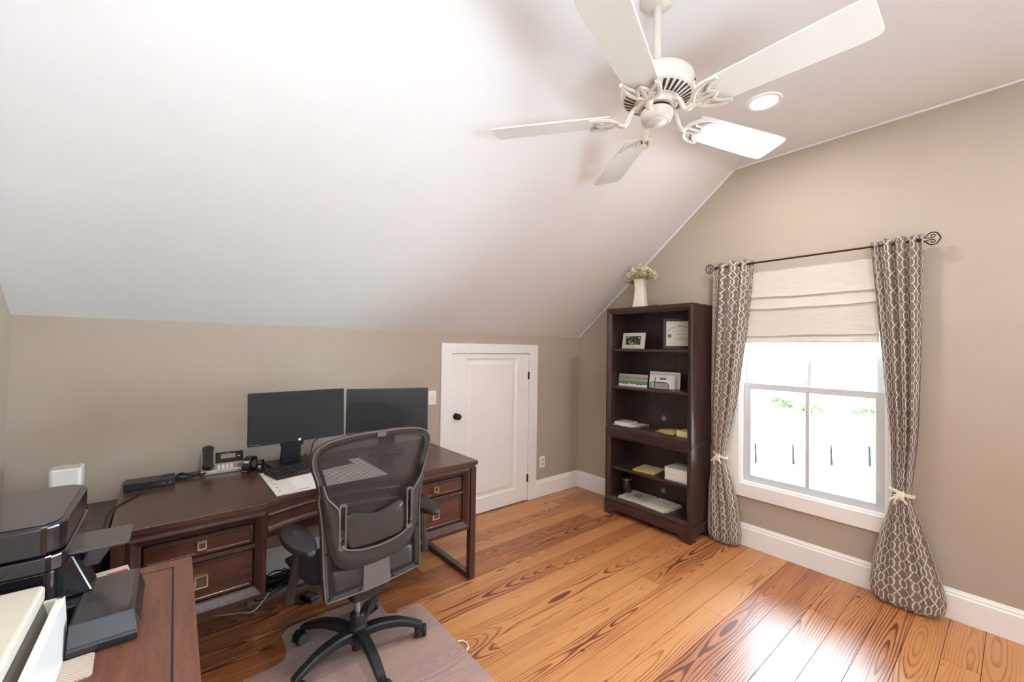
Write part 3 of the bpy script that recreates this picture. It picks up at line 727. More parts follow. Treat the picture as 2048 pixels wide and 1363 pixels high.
# ================================================================== OFFICE CHAIR
CHX, CHY = 0.712, 2.030
chair = thing('office_chair', 'dark grey mesh-back swivel office chair on a five-star base', 'chair', (CHX, CHY, 0))
MATZ = 0.004
cast = None
for i, ang in enumerate((126, 54, -18, -90, -162)):
    R = Matrix.Rotation(radians(ang), 4, 'Z')
    p = smooth_path([(0.030, 0, 0.115), (0.10, 0, 0.128), (0.19, 0, 0.122), (0.265, 0, 0.098), (0.312, 0, 0.078)], 5)
    rows = []
    for j, c in enumerate(p):
        t = j/(len(p)-1); w = 0.030-0.010*t; h = 0.030-0.013*t
        rows.append([(c.x, w*0.75, c.z+h*0.55), (c.x, w, c.z+h*0.1), (c.x, w*0.8, c.z-h), (c.x, -w*0.8, c.z-h), (c.x, -w, c.z+h*0.1), (c.x, -w*0.75, c.z+h*0.55)])
    leg = MB(); leg.grid(rows, closed=True); leg.add(rows[0], [(0, 1, 2, 3, 4, 5)]); leg.add(rows[-1], [(0, 1, 2, 3, 4, 5)]); leg.xf(R)
    lo = leg.build('base_leg', 'base_black', chair, smooth='auto', bevel=0.003)
    sw = radians((70, 60, 80, 35, 120)[i])
    C = R @ Matrix.Translation((0.305, 0, 0)) @ Matrix.Rotation(sw, 4, 'Z') @ Matrix.Translation((0.018, 0, 0))
    for sg in (-1, 1):
        w = MB(); yy = sg*0.017
        w.lathe([(0, -0.011), (0.020, -0.011), (0.027, -0.009), (0.0295, -0.004), (0.0295, 0.004), (0.027, 0.009), (0.020, 0.011), (0, 0.011)], 24)
        w.xf(C @ Matrix.Translation((0, yy, MATZ+0.0295)) @ Matrix.Rotation(pi/2, 4, 'X')); wo = w.build('caster_wheel', 'caster_tread', lo, smooth='auto')
        h = MB(); h.lathe([(0, 0), (0.021, 0), (0.0235, 0.002), (0.021, 0.003), (0, 0.003)], 20); h.xf(C @ Matrix.Translation((0, yy+sg*0.0095, MATZ+0.0295)) @ Matrix.Rotation(-sg*pi/2, 4, 'X')); h.build('wheel_cover', 'caster_hub', lo, smooth='auto')
    k = MB(); k.cyl((-0.018, 0, MATZ+0.055), (-0.018, 0, 0.085), 0.010, n=12).box(-0.022, 0.020, -0.005, 0.005, MATZ+0.030, MATZ+0.060); k.xf(C); k.build('caster_fork', 'base_black', lo)
MB().lathe([(0, 0.060), (0.030, 0.060), (0.044, 0.085), (0.046, 0.140), (0.036, 0.150), (0.033, 0.195), (0.030, 0.200), (0, 0.200)], 28).build('base_hub', 'base_black', chair, smooth='auto')
MB().cyl((0, 0, 0.028), (0, 0, 0.062), 0.021, n=20).build('cylinder_foot', 'base_black', chair, smooth='auto')
MB().cyl((0, 0, 0.195), (0, 0, 0.330), 0.0145, n=20).build('gas_cylinder', 'chrome', chair, smooth='auto')
# seat parts live in a frame turned with the seat
YW = radians(7.0)
RS = Matrix.Rotation(YW, 4, 'Z')
def seatpart(mb): return mb.xf(Matrix.Translation((0.0, 0.0, 0)) @ RS)
seatpart(MB().lathe([(0, 0.290), (0.030, 0.290), (0.050, 0.310), (0.052, 0.335), (0, 0.335)], 24)).build('cylinder_collar', 'base_black', chair, smooth='auto')
seatpart(MB().box(-0.085, 0.085, -0.13, 0.16, 0.325, 0.385)).build('tilt_mechanism', 'graphite_dark', chair, bevel=0.012, seg=3)
# seat: rounded pan with waterfall front edge
sr = []
for j in range(15):
    t = j/14; yy = -0.105+0.42*t
    hw = interp([(0, 0.20), (0.15, 0.245), (0.5, 0.262), (0.85, 0.255), (0.96, 0.235), (1, 0.20)], t)
    zt = 0.462 - 0.05*max(0, (t-0.8)/0.2)**2 + 0.02*max(0, (0.15-t)/0.15)
    ring = []
    for a, dz in ((-1, -0.01), (-0.96, 0.006), (-0.6, -0.002), (0, -0.012), (0.6, -0.002), (0.96, 0.006), (1, -0.01), (0.96, -0.035), (0.5, -0.045), (-0.5, -0.045), (-0.96, -0.035)):
        ring.append((a*hw, yy, zt+dz))
    sr.append(ring)
seat = MB(); seat.grid(sr, closed=True); seat.add(sr[0], [tuple(range(11))]); seat.add(sr[-1], [tuple(range(11))])
seatpart(seat).build('seat', 'seat_fabric', chair, smooth='auto', sub=1)
# backrest in its own plane: s across, t up, h towards the sitter
BO = Vector((0.740-CHX, 1.880-CHY, 0.400)); bw = Vector((cos(YW), sin(YW), 0)); bn = Vector((-sin(YW), cos(YW), 0))
tl = radians(1.0); bu = Vector((0, 0, cos(tl))) - bn*sin(tl)
def B(s_, t_, h_):
    d = 0.022*sin(pi*min(max(t_, 0), 0.7)/0.7) + 0.30*s_*s_*interp([(0, 0.25), (0.3, 0.9), (0.7, 1)], t_)
    return tuple(BO + bw*s_ + bu*t_ + bn*(h_+d))
HW = [(0.0, 0.228), (0.02, 0.236), (0.10, 0.240), (0.22, 0.243), (0.30, 0.245), (0.36, 0.250), (0.42, 0.262), (0.47, 0.258), (0.52, 0.272), (0.57, 0.290), (0.61, 0.295), (0.64, 0.289), (0.665, 0.268), (0.683, 0.232), (0.694, 0.185), (0.703, 0.10), (0.706, 0.0)]
ts = [-0.0, 0.004, 0.02, 0.05, 0.10, 0.15, 0.20, 0.25, 0.30, 0.34, 0.38, 0.42, 0.445, 0.47, 0.495, 0.52, 0.545, 0.57, 0.59, 0.61, 0.626, 0.64, 0.653, 0.665, 0.675, 0.683, 0.690, 0.696, 0.701, 0.704]
right = [(interp(HW, t), t) for t in ts]
outer = [(s_, t_) for s_, t_ in right] + [(-s_, t_) for s_, t_ in reversed(right)] + [(-0.12, -0.006), (0, -0.010), (0.12, -0.006)]
def inset(poly, d):
    n = len(poly); out = []
    for i in range(n):
        a, b, c = Vector(poly[i-1]), Vector(poly[i]), Vector(poly[(i+1) % n])
        e = ((b-a).normalized()+(c-b).normalized()); e.normalize(); nn = Vector((-e.y, e.x)); out.append(tuple(b+nn*d))
    return out
fr = MB(); rows = []
o1 = inset(outer, 0.006); o2 = inset(outer, 0.022); i1 = inset(outer, 0.036)
for pl, h in ((outer, 0.004), (outer, -0.008), (o1, -0.016), (o2, -0.013), (i1, -0.005), (i1, 0.010), (o1, 0.014)): rows.append([B(a, b, h) for a, b in pl])
rows.append(rows[0]); fr.grid(rows, closed=True)
bf = fr.build('back_frame', 'graphite', chair, smooth='auto')
rim = MB(); rim.tube([B(a, b, -0.017) for a, b in inset(outer, 0.004)], 0.0035, 6, closed=True); rim.build('frame_rim_highlight', 'graphite_light', bf, smooth=True)  # lighter grey paints the highlight along the frame edge
ch = MB(); ch.ringframe(inset(outer, 0.024), inset(outer, 0.035), -0.0140, -0.0085, B); ch.build('frame_channel', 'black_plastic', bf)
for (s_, t_) in [(0.215, 0.015), (-0.215, 0.015), (0.222, 0.20), (-0.222, 0.20), (0.226, 0.33), (-0.226, 0.33), (0.243, 0.44), (-0.243, 0.44), (0.21, 0.675), (-0.21, 0.675), (0.08, 0.008), (-0.08, 0.008)]:
    MB().cyl(B(s_, t_, -0.012), B(s_, t_, -0.0175), 0.0045, n=8).build('screw', 'black_metal', bf)
ms = MB(); rows = []
for j in range(26):
    t = 0.105 + (0.672-0.105)*j/25; hw = interp(HW, t)-0.030
    if t > 0.63: hw = min(hw, interp([(0.63, 0.262), (0.65, 0.245), (0.665, 0.21), (0.672, 0.17)], t))
    rows.append([B(hw*(k/8-1), t, 0.006) for k in range(17)])
ms.grid(rows); ms.build('back_mesh', 'chair_mesh', chair, smooth=True)
lp = MB(); rows = []
for t, h in ((0.022, 0.004), (0.030, -0.006), (0.05, -0.008), (0.10, -0.006), (0.118, 0.002)):
    hw = interp(HW, t)-0.034; rows.append([B(hw*(k/6-1), t, h) for k in range(13)])
lp.grid(rows); lp.build('lower_back_panel', 'graphite', chair, smooth='auto', solid=0.004)
pp = MB(); pp.prism([(-0.068, -0.012), (0.068, -0.012), (0.062, 0.135), (-0.062, 0.135)], -0.018, -0.006, B); pp.build('spine_plate', 'graphite_light', chair, bevel=0.003)
# U-shaped lumbar carrier behind the mesh
uo = [(-0.262, 0.50), (-0.248, 0.42), (-0.234, 0.32), (-0.216, 0.22), (-0.188, 0.150), (-0.140, 0.115), (-0.070, 0.103), (0, 0.100)]
ui = [(-0.250, 0.50), (-0.232, 0.445), (-0.200, 0.405), (-0.182, 0.37), (-0.176, 0.26), (-0.158, 0.212), (-0.090, 0.186), (0, 0.178)]
uo_ = smooth_path([(a, b, 0) for a, b in uo], 5); ui_ = smooth_path([(a, b, 0) for a, b in ui], 5)
uo_ = uo_ + [Vector((-p.x, p.y, 0)) for p in reversed(uo_[:-1])]; ui_ = ui_ + [Vector((-p.x, p.y, 0)) for p in reversed(ui_[:-1])]
um = MB(); rows = []
for a, b in zip(uo_, ui_):
    mid = (a+b)/2
    rows.append([B(a.x, a.y, -0.006), B(a.x*0.99+b.x*0.01, a.y, -0.018), B(a.x*0.7+b.x*0.3, a.y*0.7+b.y*0.3, -0.032), B(mid.x, mid.y, -0.036), B(b.x, b.y, -0.032), B(b.x, b.y, -0.010)])
um.grid(rows, closed=True); um.add(rows[0], [(0, 1, 2, 3, 4, 5)]); um.add(rows[-1], [(0, 1, 2, 3, 4, 5)])
uo2 = um.build('lumbar_carrier', 'graphite', chair, smooth='auto')
rm = MB(); rm.tube([B(p.x, p.y, -0.034) for p in ui_], 0.0045, 8); rm.build('carrier_rim_highlight', 'graphite_light', uo2, smooth=True)  # highlight on the carrier's inner edge, put in as a lighter grey
for sg in (-1, 1):
    sl = MB(); ol = rrect(sg*0.165-0.017, sg*0.165+0.017, 0.205, 0.405, 0.012, 4); il_ = rrect(sg*0.165-0.009, sg*0.165+0.009, 0.225, 0.392, 0.007, 4)
    sl.ringframe(ol, il_, -0.036, -0.026, B); so = sl.build('height_slot', 'graphite_light', uo2, bevel=0.002)
    MB().cyl(B(sg*0.165, 0.238, -0.024), B(sg*0.165, 0.238, -0.044), 0.008, n=12).build('slot_knob', 'black_plastic', uo2)
pad = smooth_path([(-0.145, 0.330, 0), (-0.146, 0.25, 0), (-0.132, 0.205, 0), (-0.09, 0.194, 0), (0, 0.192, 0), (0.09, 0.194, 0), (0.132, 0.205, 0), (0.146, 0.25, 0), (0.145, 0.330, 0), (0.115, 0.348, 0), (0.06, 0.335, 0), (0, 0.322, 0), (-0.06, 0.335, 0), (-0.115, 0.348, 0)], 4, closed=True)
pdm = MB(); c0 = Vector((0, 0.265, 0)); rows = []
for sc_, h in ((0.96, -0.004), (1.0, -0.010), (1.0, -0.020), (0.95, -0.027), (0.6, -0.030), (0.2, -0.031)):
    rows.append([B(c0.x+(p.x-c0.x)*sc_, c0.y+(p.y-c0.y)*sc_, h) for p in pad])
pdm.grid(rows, closed=True); pdm.add(rows[-1], [tuple(range(len(pad)))]); pdm.build('lumbar_pad', 'graphite', chair, smooth='auto')
lt = MB(); lt.box(-0.02, 0.02, 0, 0.004, 0, 0.012)
lt = MB(); lt.prism([(-0.022, 0.676), (0.022, 0.676), (0.022, 0.697), (-0.022, 0.697)], -0.022, -0.014, B); lt.build('top_clip', 'graphite_light', chair, bevel=0.002)
# arms
for sg in (-1, 1):
    ax = sg*0.312+0.024; ay = -0.030
    ap = MB(); ol = []
    for k in range(28):
        a = 2*pi*k/28; ol.append((0.058*cos(a)*(1+0.10*sin(a)), 0.150*sin(a)))
    rows = [[(ax+u*q, ay+v*q+0.0, z+0.01*(v/0.15)) for u, v in ol] for q, z in ((0.80, 0.630), (0.97, 0.636), (1.0, 0.648), (0.95, 0.660), (0.75, 0.666), (0.3, 0.667))]
    ap.grid(rows, closed=True); ap.add(rows[0], [tuple(range(28))]); ap.add(rows[-1], [tuple(range(28))])
    seatpart(ap).build('arm_pad', 'graphite_dark', chair, smooth='auto')
    post = MB(); pp_ = [(ax-sg*0.004, ay, 0.632), (ax+sg*0.006, ay, 0.54), (ax+sg*0.020, ay+0.004, 0.45), (ax+sg*0.030, ay+0.008, 0.385)]
    post.tube(smooth_path(pp_, 5), 0.022, 10, flat=0.62, up=(0, 1, 0.001)); seatpart(MB().box(min(ax+sg*0.015, sg*0.20), max(ax+sg*0.015, sg*0.20), ay-0.005, ay+0.025, 0.425, 0.447)).build('arm_yoke', 'graphite_dark', chair, bevel=0.006); seatpart(post).build('arm_post', 'graphite_dark', chair, smooth='auto')

# chair mat
mt = [(0.270, 2.175), (0.385, 2.180), (0.435, 2.205), (0.452, 2.25), (0.455, 2.385), (0.485, 2.43), (0.52, 2.440), (0.90, 2.452), (0.945, 2.42), (0.955, 2.36), (0.945, 2.256), (0.955, 2.225), (0.985, 2.205), (1.105, 2.212), (1.13, 2.20), (1.140, 2.165), (1.143, 1.05), (1.12, 1.02), (0.26, 0.99), (0.235, 1.01), (0.235, 2.14)]
def flat_path(pts, r=0.02):
    return [(p.x, p.y) for p in smooth_path([(a, b, 0) for a, b in pts], 1, closed=True)]
cm = thing('chair_mat', 'translucent frosted vinyl chair mat under the swivel chair', 'chair mat', (0.69, 1.6, 0), world=True)
MB().prism(mt, 0.0004, MATZ-0.0004).build('mat_sheet', 'frosted_vinyl', cm, bevel=0.001, seg=1)
MB().tube(smooth_path([(1.141, 1.800, 0.004), (1.160, 1.792, 0.004), (1.170, 1.765, 0.004), (1.162, 1.735, 0.004), (1.141, 1.722, 0.004)], 5), 0.004, 8).build('mat_handle', 'cord_white', cm, smooth=True)

# ================================================================== THINGS ON THE DESK
DT = 0.7602
def monitor(label, xa, ya, xb, yb, zb0, zb1, stand):
    c = Vector(((xa+xb)/2, (ya+yb)/2, DT)); rz = math.atan2(yb-ya, xb-xa); W = sqrt((xb-xa)**2+(yb-ya)**2)
    r = thing('monitor', label, 'monitor', c, rz, 'two monitors on the desk')
    z0, z1 = zb0-DT, zb1-DT; tilt = Matrix.Translation((0, 0, z0)) @ Matrix.Rotation(radians(-3), 4, 'X') @ Matrix.Translation((0, 0, -z0))
    h = W/2
    b = MB(); ol = rrect(-h, h, z0, z1, 0.006, 3); b.prism(ol, 0, 0.022, lambda u, v, q: (u, q, v)); b.xf(tilt); bz_ = b.build('bezel', 'bezel_black', r, bevel=0.003)
    s = MB(); s.box(-h+0.016, h-0.016, -0.0012, 0.0005, z0+0.020, z1-0.016); s.xf(tilt); s.build('screen', 'screen_black', r)
    k = MB(); k.box(-h*0.7, h*0.7, 0.022, 0.042, z0+0.04, z1-0.05); k.xf(tilt); k.build('rear_cover', 'black_plastic', r, bevel=0.01, seg=3)
    lg = MB(); lg.lathe([(0, 0), (0.0075, 0), (0.0075, 0.0012), (0, 0.0012)], 18); lg.xf(tilt @ Matrix.Translation((0, -0.0003, z0+0.0095)) @ Matrix.Rotation(pi/2, 4, 'X')); lg.build('maker_badge', 'white_plastic', bz_)
    mk = MB(); mk.box(-h+0.010, -h+0.055, -0.0008, 0.0002, z0+0.0075, z0+0.0100); mk.xf(tilt); mk.build('model_mark', 'ink_soft', bz_)
    MB().hexa([(-0.055, 0.140, 0.012), (0.055, 0.140, 0.012), (0.055, 0.180, 0.012), (-0.055, 0.180, 0.012), (-0.048, 0.120, z0+0.14), (0.048, 0.120, z0+0.14), (0.048, 0.145, z0+0.14), (-0.048, 0.145, z0+0.14)]).build('stand_neck', 'black_plastic', r, bevel=0.004)
    MB().box(-0.045, 0.045, 0.04, 0.125, z0+0.09, z0+0.14).build('tilt_arm', 'black_plastic', r, bevel=0.004)
    MB().box(-0.062, 0.062, 0.118, 0.150, z0-0.050, z0-0.018).build('cable_clip', 'black_plastic', r, bevel=0.004)
    MB().prism(rrect(-0.115, 0.115, 0.085, 0.275, 0.02, 4), 0, 0.012).build('stand_base', 'black_plastic', r, bevel=0.003)
monitor('black flat monitor angled toward the phone, its stand in view', 0.316, 2.640, 0.838, 2.692, 0.928, 1.220, True)
monitor('black flat monitor next to the light switch, partly behind the chair', 0.846, 2.692, 1.330, 2.520, 0.925, 1.214, False)

# keyboard
kb = thing('keyboard', 'black computer keyboard lying on the desk calendar', 'keyboard', (0.435, 2.505, DT+0.0045), rz=radians(13))
MB().prism([(0, 0.006), (0.16, 0.026), (0.165, 0.026), (0.165, 0), (0, 0)], 0, 0.445, lambda u, v, h: (h, u, v)).build('keyboard_case', 'black_plastic', kb, bevel=0.003)
ks = MB()
for rr in range(6):
    yk = 0.016+rr*0.0225; n = 21
    for c in range(n):
        if (rr == 0 and 5 <= c <= 9): continue
        xk = 0.012+c*0.0202; z0 = 0.006+yk*0.125
        ks.hexa([(xk, yk, z0), (xk+0.017, yk, z0), (xk+0.017, yk+0.018, z0+0.002), (xk, yk+0.018, z0+0.002), (xk+0.002, yk+0.002, z0+0.007), (xk+0.015, yk+0.002, z0+0.007), (xk+0.015, yk+0.016, z0+0.009), (xk+0.002, yk+0.016, z0+0.009)])
z0 = 0.006+0.016*0.125; ks.hexa([(0.113, 0.016, z0), (0.212, 0.016, z0), (0.212, 0.034, z0+0.002), (0.113, 0.034, z0+0.002), (0.115, 0.018, z0+0.007), (0.210, 0.018, z0+0.007), (0.210, 0.032, z0+0.009), (0.115, 0.032, z0+0.009)])
kso = ks.build('keys', 'bezel_black', kb); kso['kind'] = 'stuff'
# calendar
cal = thing('desk_calendar', 'large white paper calendar pad on the desk under the keyboard', 'calendar', (0.393, 2.262, DT), rz=DROT)
MB().box(0, 0.56, 0, 0.435, 0, 0.004).build('sheet', 'calendar_print', cal)
cm2 = MB()
for k in range(5): cm2.box(0.020, 0.030, 0.05+k*0.066, 0.058+k*0.066, 0.004, 0.0043)
cm2.box(0.03, 0.085, 0.398, 0.404, 0.004, 0.0043).box(0.03, 0.070, 0.385, 0.390, 0.004, 0.0043).box(0.105, 0.150, 0.022, 0.028, 0.004, 0.0043)
cm2.build('printed_marks', 'ink', cal)['kind'] = 'stuff'
# telephone
ph = thing('desk_phone', 'silver and black corded desk phone with handset', 'telephone', (0.122, 2.845, DT), rz=radians(-3))
MB().prism([(0, 0.012), (0.0, 0.022), (0.075, 0.034), (0.085, 0.040), (0.16, 0.078), (0.168, 0.074), (0.165, 0.0), (0.0, 0.0)], 0.0, 0.205, lambda u, v, h: (h, u, v)).build('phone_body', 'phone_silver', ph, bevel=0.005)
def on_phone(u0, u1, v0, v1, lift, th, a=(0.0, 0.022), b=(0.075, 0.034)):
    d = Vector((b[0]-a[0], b[1]-a[1])).normalized(); nn = Vector((-d.y, d.x))
    P = lambda u, v, h: (u, a[0]+d.x*v+nn.x*(lift+h), a[1]+d.y*v+nn.y*(lift+h))
    return [P(u0, v0, 0), P(u1, v0, 0), P(u1, v1, 0), P(u0, v1, 0), P(u0, v0, th), P(u1, v0, th), P(u1, v1, th), P(u0, v1, th)]
up_ = dict(a=(0.085, 0.040), b=(0.16, 0.078))
MB().hexa(on_phone(0.068, 0.203, -0.002, 0.090, 0.0, 0.004, **up_)).build('display_panel', 'black_plastic', ph, bevel=0.002)
MB().hexa(on_phone(0.092, 0.165, 0.030, 0.070, 0.004, 0.0012, **up_)).build('display', 'lcd', ph)
for k in range(5): MB().hexa(on_phone(0.094+k*0.017, 0.106+k*0.017, 0.014, 0.020, 0.004, 0.002, **up_)).build('soft_key', 'graphite', ph)
MB().hexa(on_phone(0.175, 0.187, 0.038, 0.046, 0.004, 0.001, **up_)).build('maker_mark', 'white_plastic', ph)
MB().hexa(on_phone(0.120, 0.140, 0.078, 0.082, 0.004, 0.0008, **up_)).build('maker_mark', 'ink_soft', ph)
for r_ in range(4):
    for c in range(4):
        MB().hexa(on_phone(0.076+c*0.020, 0.090+c*0.020, 0.008+r_*0.016, 0.018+r_*0.016, 0.0, 0.003)).build('key', 'white_plastic', ph, bevel=0.001, seg=1)
for r_ in range(2): MB().hexa(on_phone(0.168, 0.195, 0.014+r_*0.022, 0.026+r_*0.022, 0.0, 0.003)).build('key', 'red_print' if r_ == 0 else 'graphite_light', ph, bevel=0.001, seg=1)
hs = MB(); hpts = smooth_path([(0.032, -0.012, 0.040), (0.032, 0.02, 0.056), (0.032, 0.08, 0.085), (0.032, 0.14, 0.112), (0.032, 0.178, 0.112)], 5)
nn = len(hpts); rad = [interp([(0, 0.019), (0.12, 0.029), (0.3, 0.024), (0.6, 0.024), (0.85, 0.030), (1, 0.020)], i/(nn-1)) for i in range(nn)]
hs.tube(hpts, rad, 14, flat=0.62, up=(0, -0.4, 1)); hs.build('handset', 'black_plastic', ph, smooth='auto')
co = []
base = smooth_path([(0.020, -0.002, 0.012), (-0.03, -0.015, 0.014), (-0.085, 0.03, 0.020), (-0.10, -0.01, 0.010), (-0.060, -0.035, 0.009), (-0.03, -0.02, 0.010)], 40)
for i, p in enumerate(base): a = i*0.9; co.append((p.x+0.006*cos(a), p.y+0.002*cos(a), max(p.z+0.006*sin(a), 0.0035)))
MB().tube(co, 0.0025, 5).build('coiled_cord', 'cord_black', ph, smooth=True)
# tape dispenser and small stapler
td = thing('tape_dispenser', 'black tape dispenser standing beside the phone', 'tape dispenser', (0.352, 2.815, DT), rz=radians(-38))
pr = smooth_path([(-0.038, 0.0, 0), (-0.040, 0.03, 0), (-0.034, 0.070, 0), (0.0, 0.084, 0), (0.030, 0.076, 0), (0.042, 0.045, 0), (0.050, 0.032, 0), (0.052, 0.0, 0)], 5)
MB().prism([(p.x, p.y) for p in pr], -0.020, 0.020, lambda u, v, h: (h, -u, v)).build('dispenser_body', 'black_gloss', td, bevel=0.004)
MB().cyl((-0.021, 0.002, 0.040), (0.021, 0.002, 0.040), 0.022, n=20).build('tape_roll', 'graphite_light', td, smooth='auto')
MB().box(-0.013, 0.013, -0.040, -0.028, 0.046, 0.064).build('label_patch', 'white_plastic', td)
MB().box(-0.014, 0.014, -0.0565, -0.0545, 0.006, 0.012).build('maker_mark', 'ink_soft', td)
st = thing('mini_stapler', 'small black stapler standing upright beside the tape dispenser', 'stapler', (0.400, 2.785, DT), rz=radians(-38))
MB().box(-0.020, 0.020, -0.018, 0.018, 0, 0.008).build('foot', 'black_plastic', st, bevel=0.002)
MB().box(-0.014, 0.014, -0.012, 0.014, 0.008, 0.062).build('stapler_body', 'black_gloss', st, bevel=0.005)
MB().box(-0.011, 0.011, -0.0128, -0.0118, 0.040, 0.058).build('chrome_plate', 'chrome', st)
MB().box(-0.009, 0.009, -0.0128, -0.0118, 0.014, 0.017).build('print_mark', 'white_plastic', st); MB().box(-0.009, 0.009, -0.0128, -0.0118, 0.022, 0.030).build('print_mark', 'white_plastic', st)
# black docking box with a cable
bb = thing('docking_box', 'long flat black box with a cable on the desk corner', 'docking station', (-0.083, 2.80, DT), rz=radians(0.5))
MB().box(-0.098, 0.098, -0.045, 0.045, 0, 0.038).build('box_shell', 'bezel_black', bb, bevel=0.003)
MB().box(0.045, 0.060, -0.0458, -0.0448, 0.016, 0.019).build('port', 'ink_soft', bb); MB().box(0.072, 0.082, -0.0458, -0.0448, 0.014, 0.018).build('port', 'ink_soft', bb)
cb2 = thing('thin_cable', 'thin black cable hanging over the left end of the desk', 'cable', (-0.14, 2.6, DT), world=True)
MB().tube(smooth_path([(0.01, 2.83, 0.801), (-0.03, 2.80, 0.802), (-0.08, 2.745, 0.785), (-0.12, 2.66, 0.764), (-0.17, 2.56, 0.764), (-0.196, 2.50, 0.762), (-0.212, 2.45, 0.735), (-0.218, 2.40, 0.66), (-0.22, 2.38, 0.5), (-0.23, 2.36, 0.2), (-0.23, 2.36, 0.005)], 6), 0.0028, 6).build('cable_run', 'cord_black', cb2, smooth=True)
MB().tube(smooth_path([(0.82, 2.78, 0.95), (0.70, 2.79, 0.90), (0.675, 2.80, 0.84), (0.672, 2.83, 0.765), (0.68, 2.95, 0.763), (0.68, 2.99, 0.74), (0.68, 2.995, 0.4), (0.66, 2.96, 0.02)], 6), 0.003, 6).build('monitor_cable', 'cord_black', None, smooth=True)
tag(bpy.data.objects['monitor_cable'], 'black monitor cable dropping behind the desk', 'cable')

# ================================================================== CABLES UNDER THE DESK
ps = thing('power_strip', 'grey power strip on the floor under the desk', 'power strip', (0.50, 2.83, 0), rz=radians(10))
MB().prism(rrect(-0.16, 0.16, -0.030, 0.030, 0.008, 3), 0, 0.035).build('strip_body', 'strip_plastic', ps, bevel=0.003)
for k in range(5): MB().box(-0.13+k*0.055, -0.100+k*0.055, -0.016, 0.016, 0.035, 0.0362).build('socket', 'bezel_black', ps)
ad = thing('power_adapter', 'black power adapter with white print on the floor', 'adapter', (0.640, 2.640, 0), rz=radians(25))
MB().box(-0.030, 0.030, -0.055, 0.045, 0, 0.030).build('adapter_body', 'black_plastic', ad, bevel=0.004)
for k in range(6): MB().box(-0.018, 0.012+0.006*((k*37) % 3)/2, -0.046+k*0.012, -0.042+k*0.012, 0.030, 0.0304).build('print_line', 'ink_soft', ad)
rnd = random.Random(3)
for k in range(6):
    pts = [(rnd.uniform(0.36, 0.66), rnd.uniform(2.72, 2.93), rnd.uniform(0.008, 0.10)) for _ in range(7)]
    pts[0] = (rnd.uniform(0.45, 0.62), 2.84, 0.045)
    o = MB().tube(smooth_path(pts, 7), 0.004, 6).build('power_cable', 'cord_black', None, smooth=True); tag(o, 'black power cable in the tangle under the desk', 'cable', 'cables tangled under the desk')
for k, (x, yv, s) in enumerate([(0.455, 2.855, 0.04), (0.52, 2.84, 0.045), (0.585, 2.85, 0.04)]):
    o = MB().box(x-0.024, x+0.024, yv-0.025, yv+0.025, 0.040, 0.040+s).build('wall_plug', 'cord_black', None, bevel=0.005); tag(o, 'black plug block pushed into the power strip', 'plug', 'plugs in the power strip')
o = MB().tube(smooth_path([(0.470, 2.775, 0.055), (0.43, 2.745, 0.03), (0.37, 2.70, 0.006), (0.30, 2.735, 0.004), (0.25, 2.755, 0.004), (0.19, 2.79, 0.004)], 8), 0.0035, 6).build('white_cable', 'cord_white', None, smooth=True)
tag(o, 'thin white cable lying loose on the floor under the desk', 'cable')

# ================================================================== PRINTERS ON THE SIDE TABLE
PT = 0.7604
pr1 = thing('inkjet_printer', 'glossy black all-in-one printer with open output tray', 'printer', (-0.40, 1.64, PT), world=True)
def slab(poly, z0, z1, name, mat, par, bevel=0.004, seg=3): return MB().prism(poly, z0, z1).build(name, mat, par, bevel=bevel, seg=seg)
slab([(-0.585, 1.49), (-0.215, 1.49), (-0.215, 1.5), (-0.176, 1.505), (-0.176, 1.66), (-0.215, 1.665), (-0.215, 1.84), (-0.585, 1.84)], 0.766, 0.828, 'lower_body', 'black_gloss', pr1)
slab(rrect(-0.585, -0.215, 1.490, 1.840, 0.02, 5), 0.828, 0.930, 'body', 'black_gloss', pr1)
slab(rrect(-0.590, -0.196, 1.478, 1.858, 0.045, 7), 0.930, 0.972, 'scanner_bed', 'black_gloss', pr1, 0.006)
slab(rrect(-0.592, -0.200, 1.472, 1.862, 0.050, 7), 0.976, 1.046, 'scanner_lid', 'black_gloss', pr1, 0.008)
slab(rrect(-0.585, -0.212, 1.486, 1.850, 0.040, 7), 1.046, 1.049, 'lid_top', 'grey_gloss', pr1, 0.001, 1)
MB().box(-0.585, -0.22, 1.50, 1.83, 0.7605, 0.768).build('foot', 'black_plastic', pr1)
MB().box(-0.24, -0.205, 1.52, 1.82, 0.846, 0.928).build('front_recess', 'bezel_black', pr1)
fl_ = MB(); fl_.prism(rrect(-0.205, -0.085, 1.530, 1.672, 0.012, 4), 0.944, 0.951); fl_.build('control_panel', 'grey_gloss', pr1, bevel=0.002)
MB().hexa([(-0.190, 1.60, 0.880), (-0.150, 1.60, 0.880), (-0.150, 1.665, 0.880), (-0.190, 1.665, 0.880), (-0.165, 1.60, 0.944), (-0.110, 1.60, 0.944), (-0.110, 1.665, 0.944), (-0.165, 1.665, 0.944)]).build('panel_arm', 'grey_gloss', pr1, bevel=0.003)
MB().hexa([(-0.225, 1.545, 0.830), (-0.155, 1.560, 0.830), (-0.155, 1.640, 0.830), (-0.225, 1.640, 0.830), (-0.225, 1.545, 0.935), (-0.195, 1.560, 0.935), (-0.195, 1.640, 0.935), (-0.225, 1.640, 0.935)]).build('front_cover', 'black_gloss', pr1, bevel=0.004)
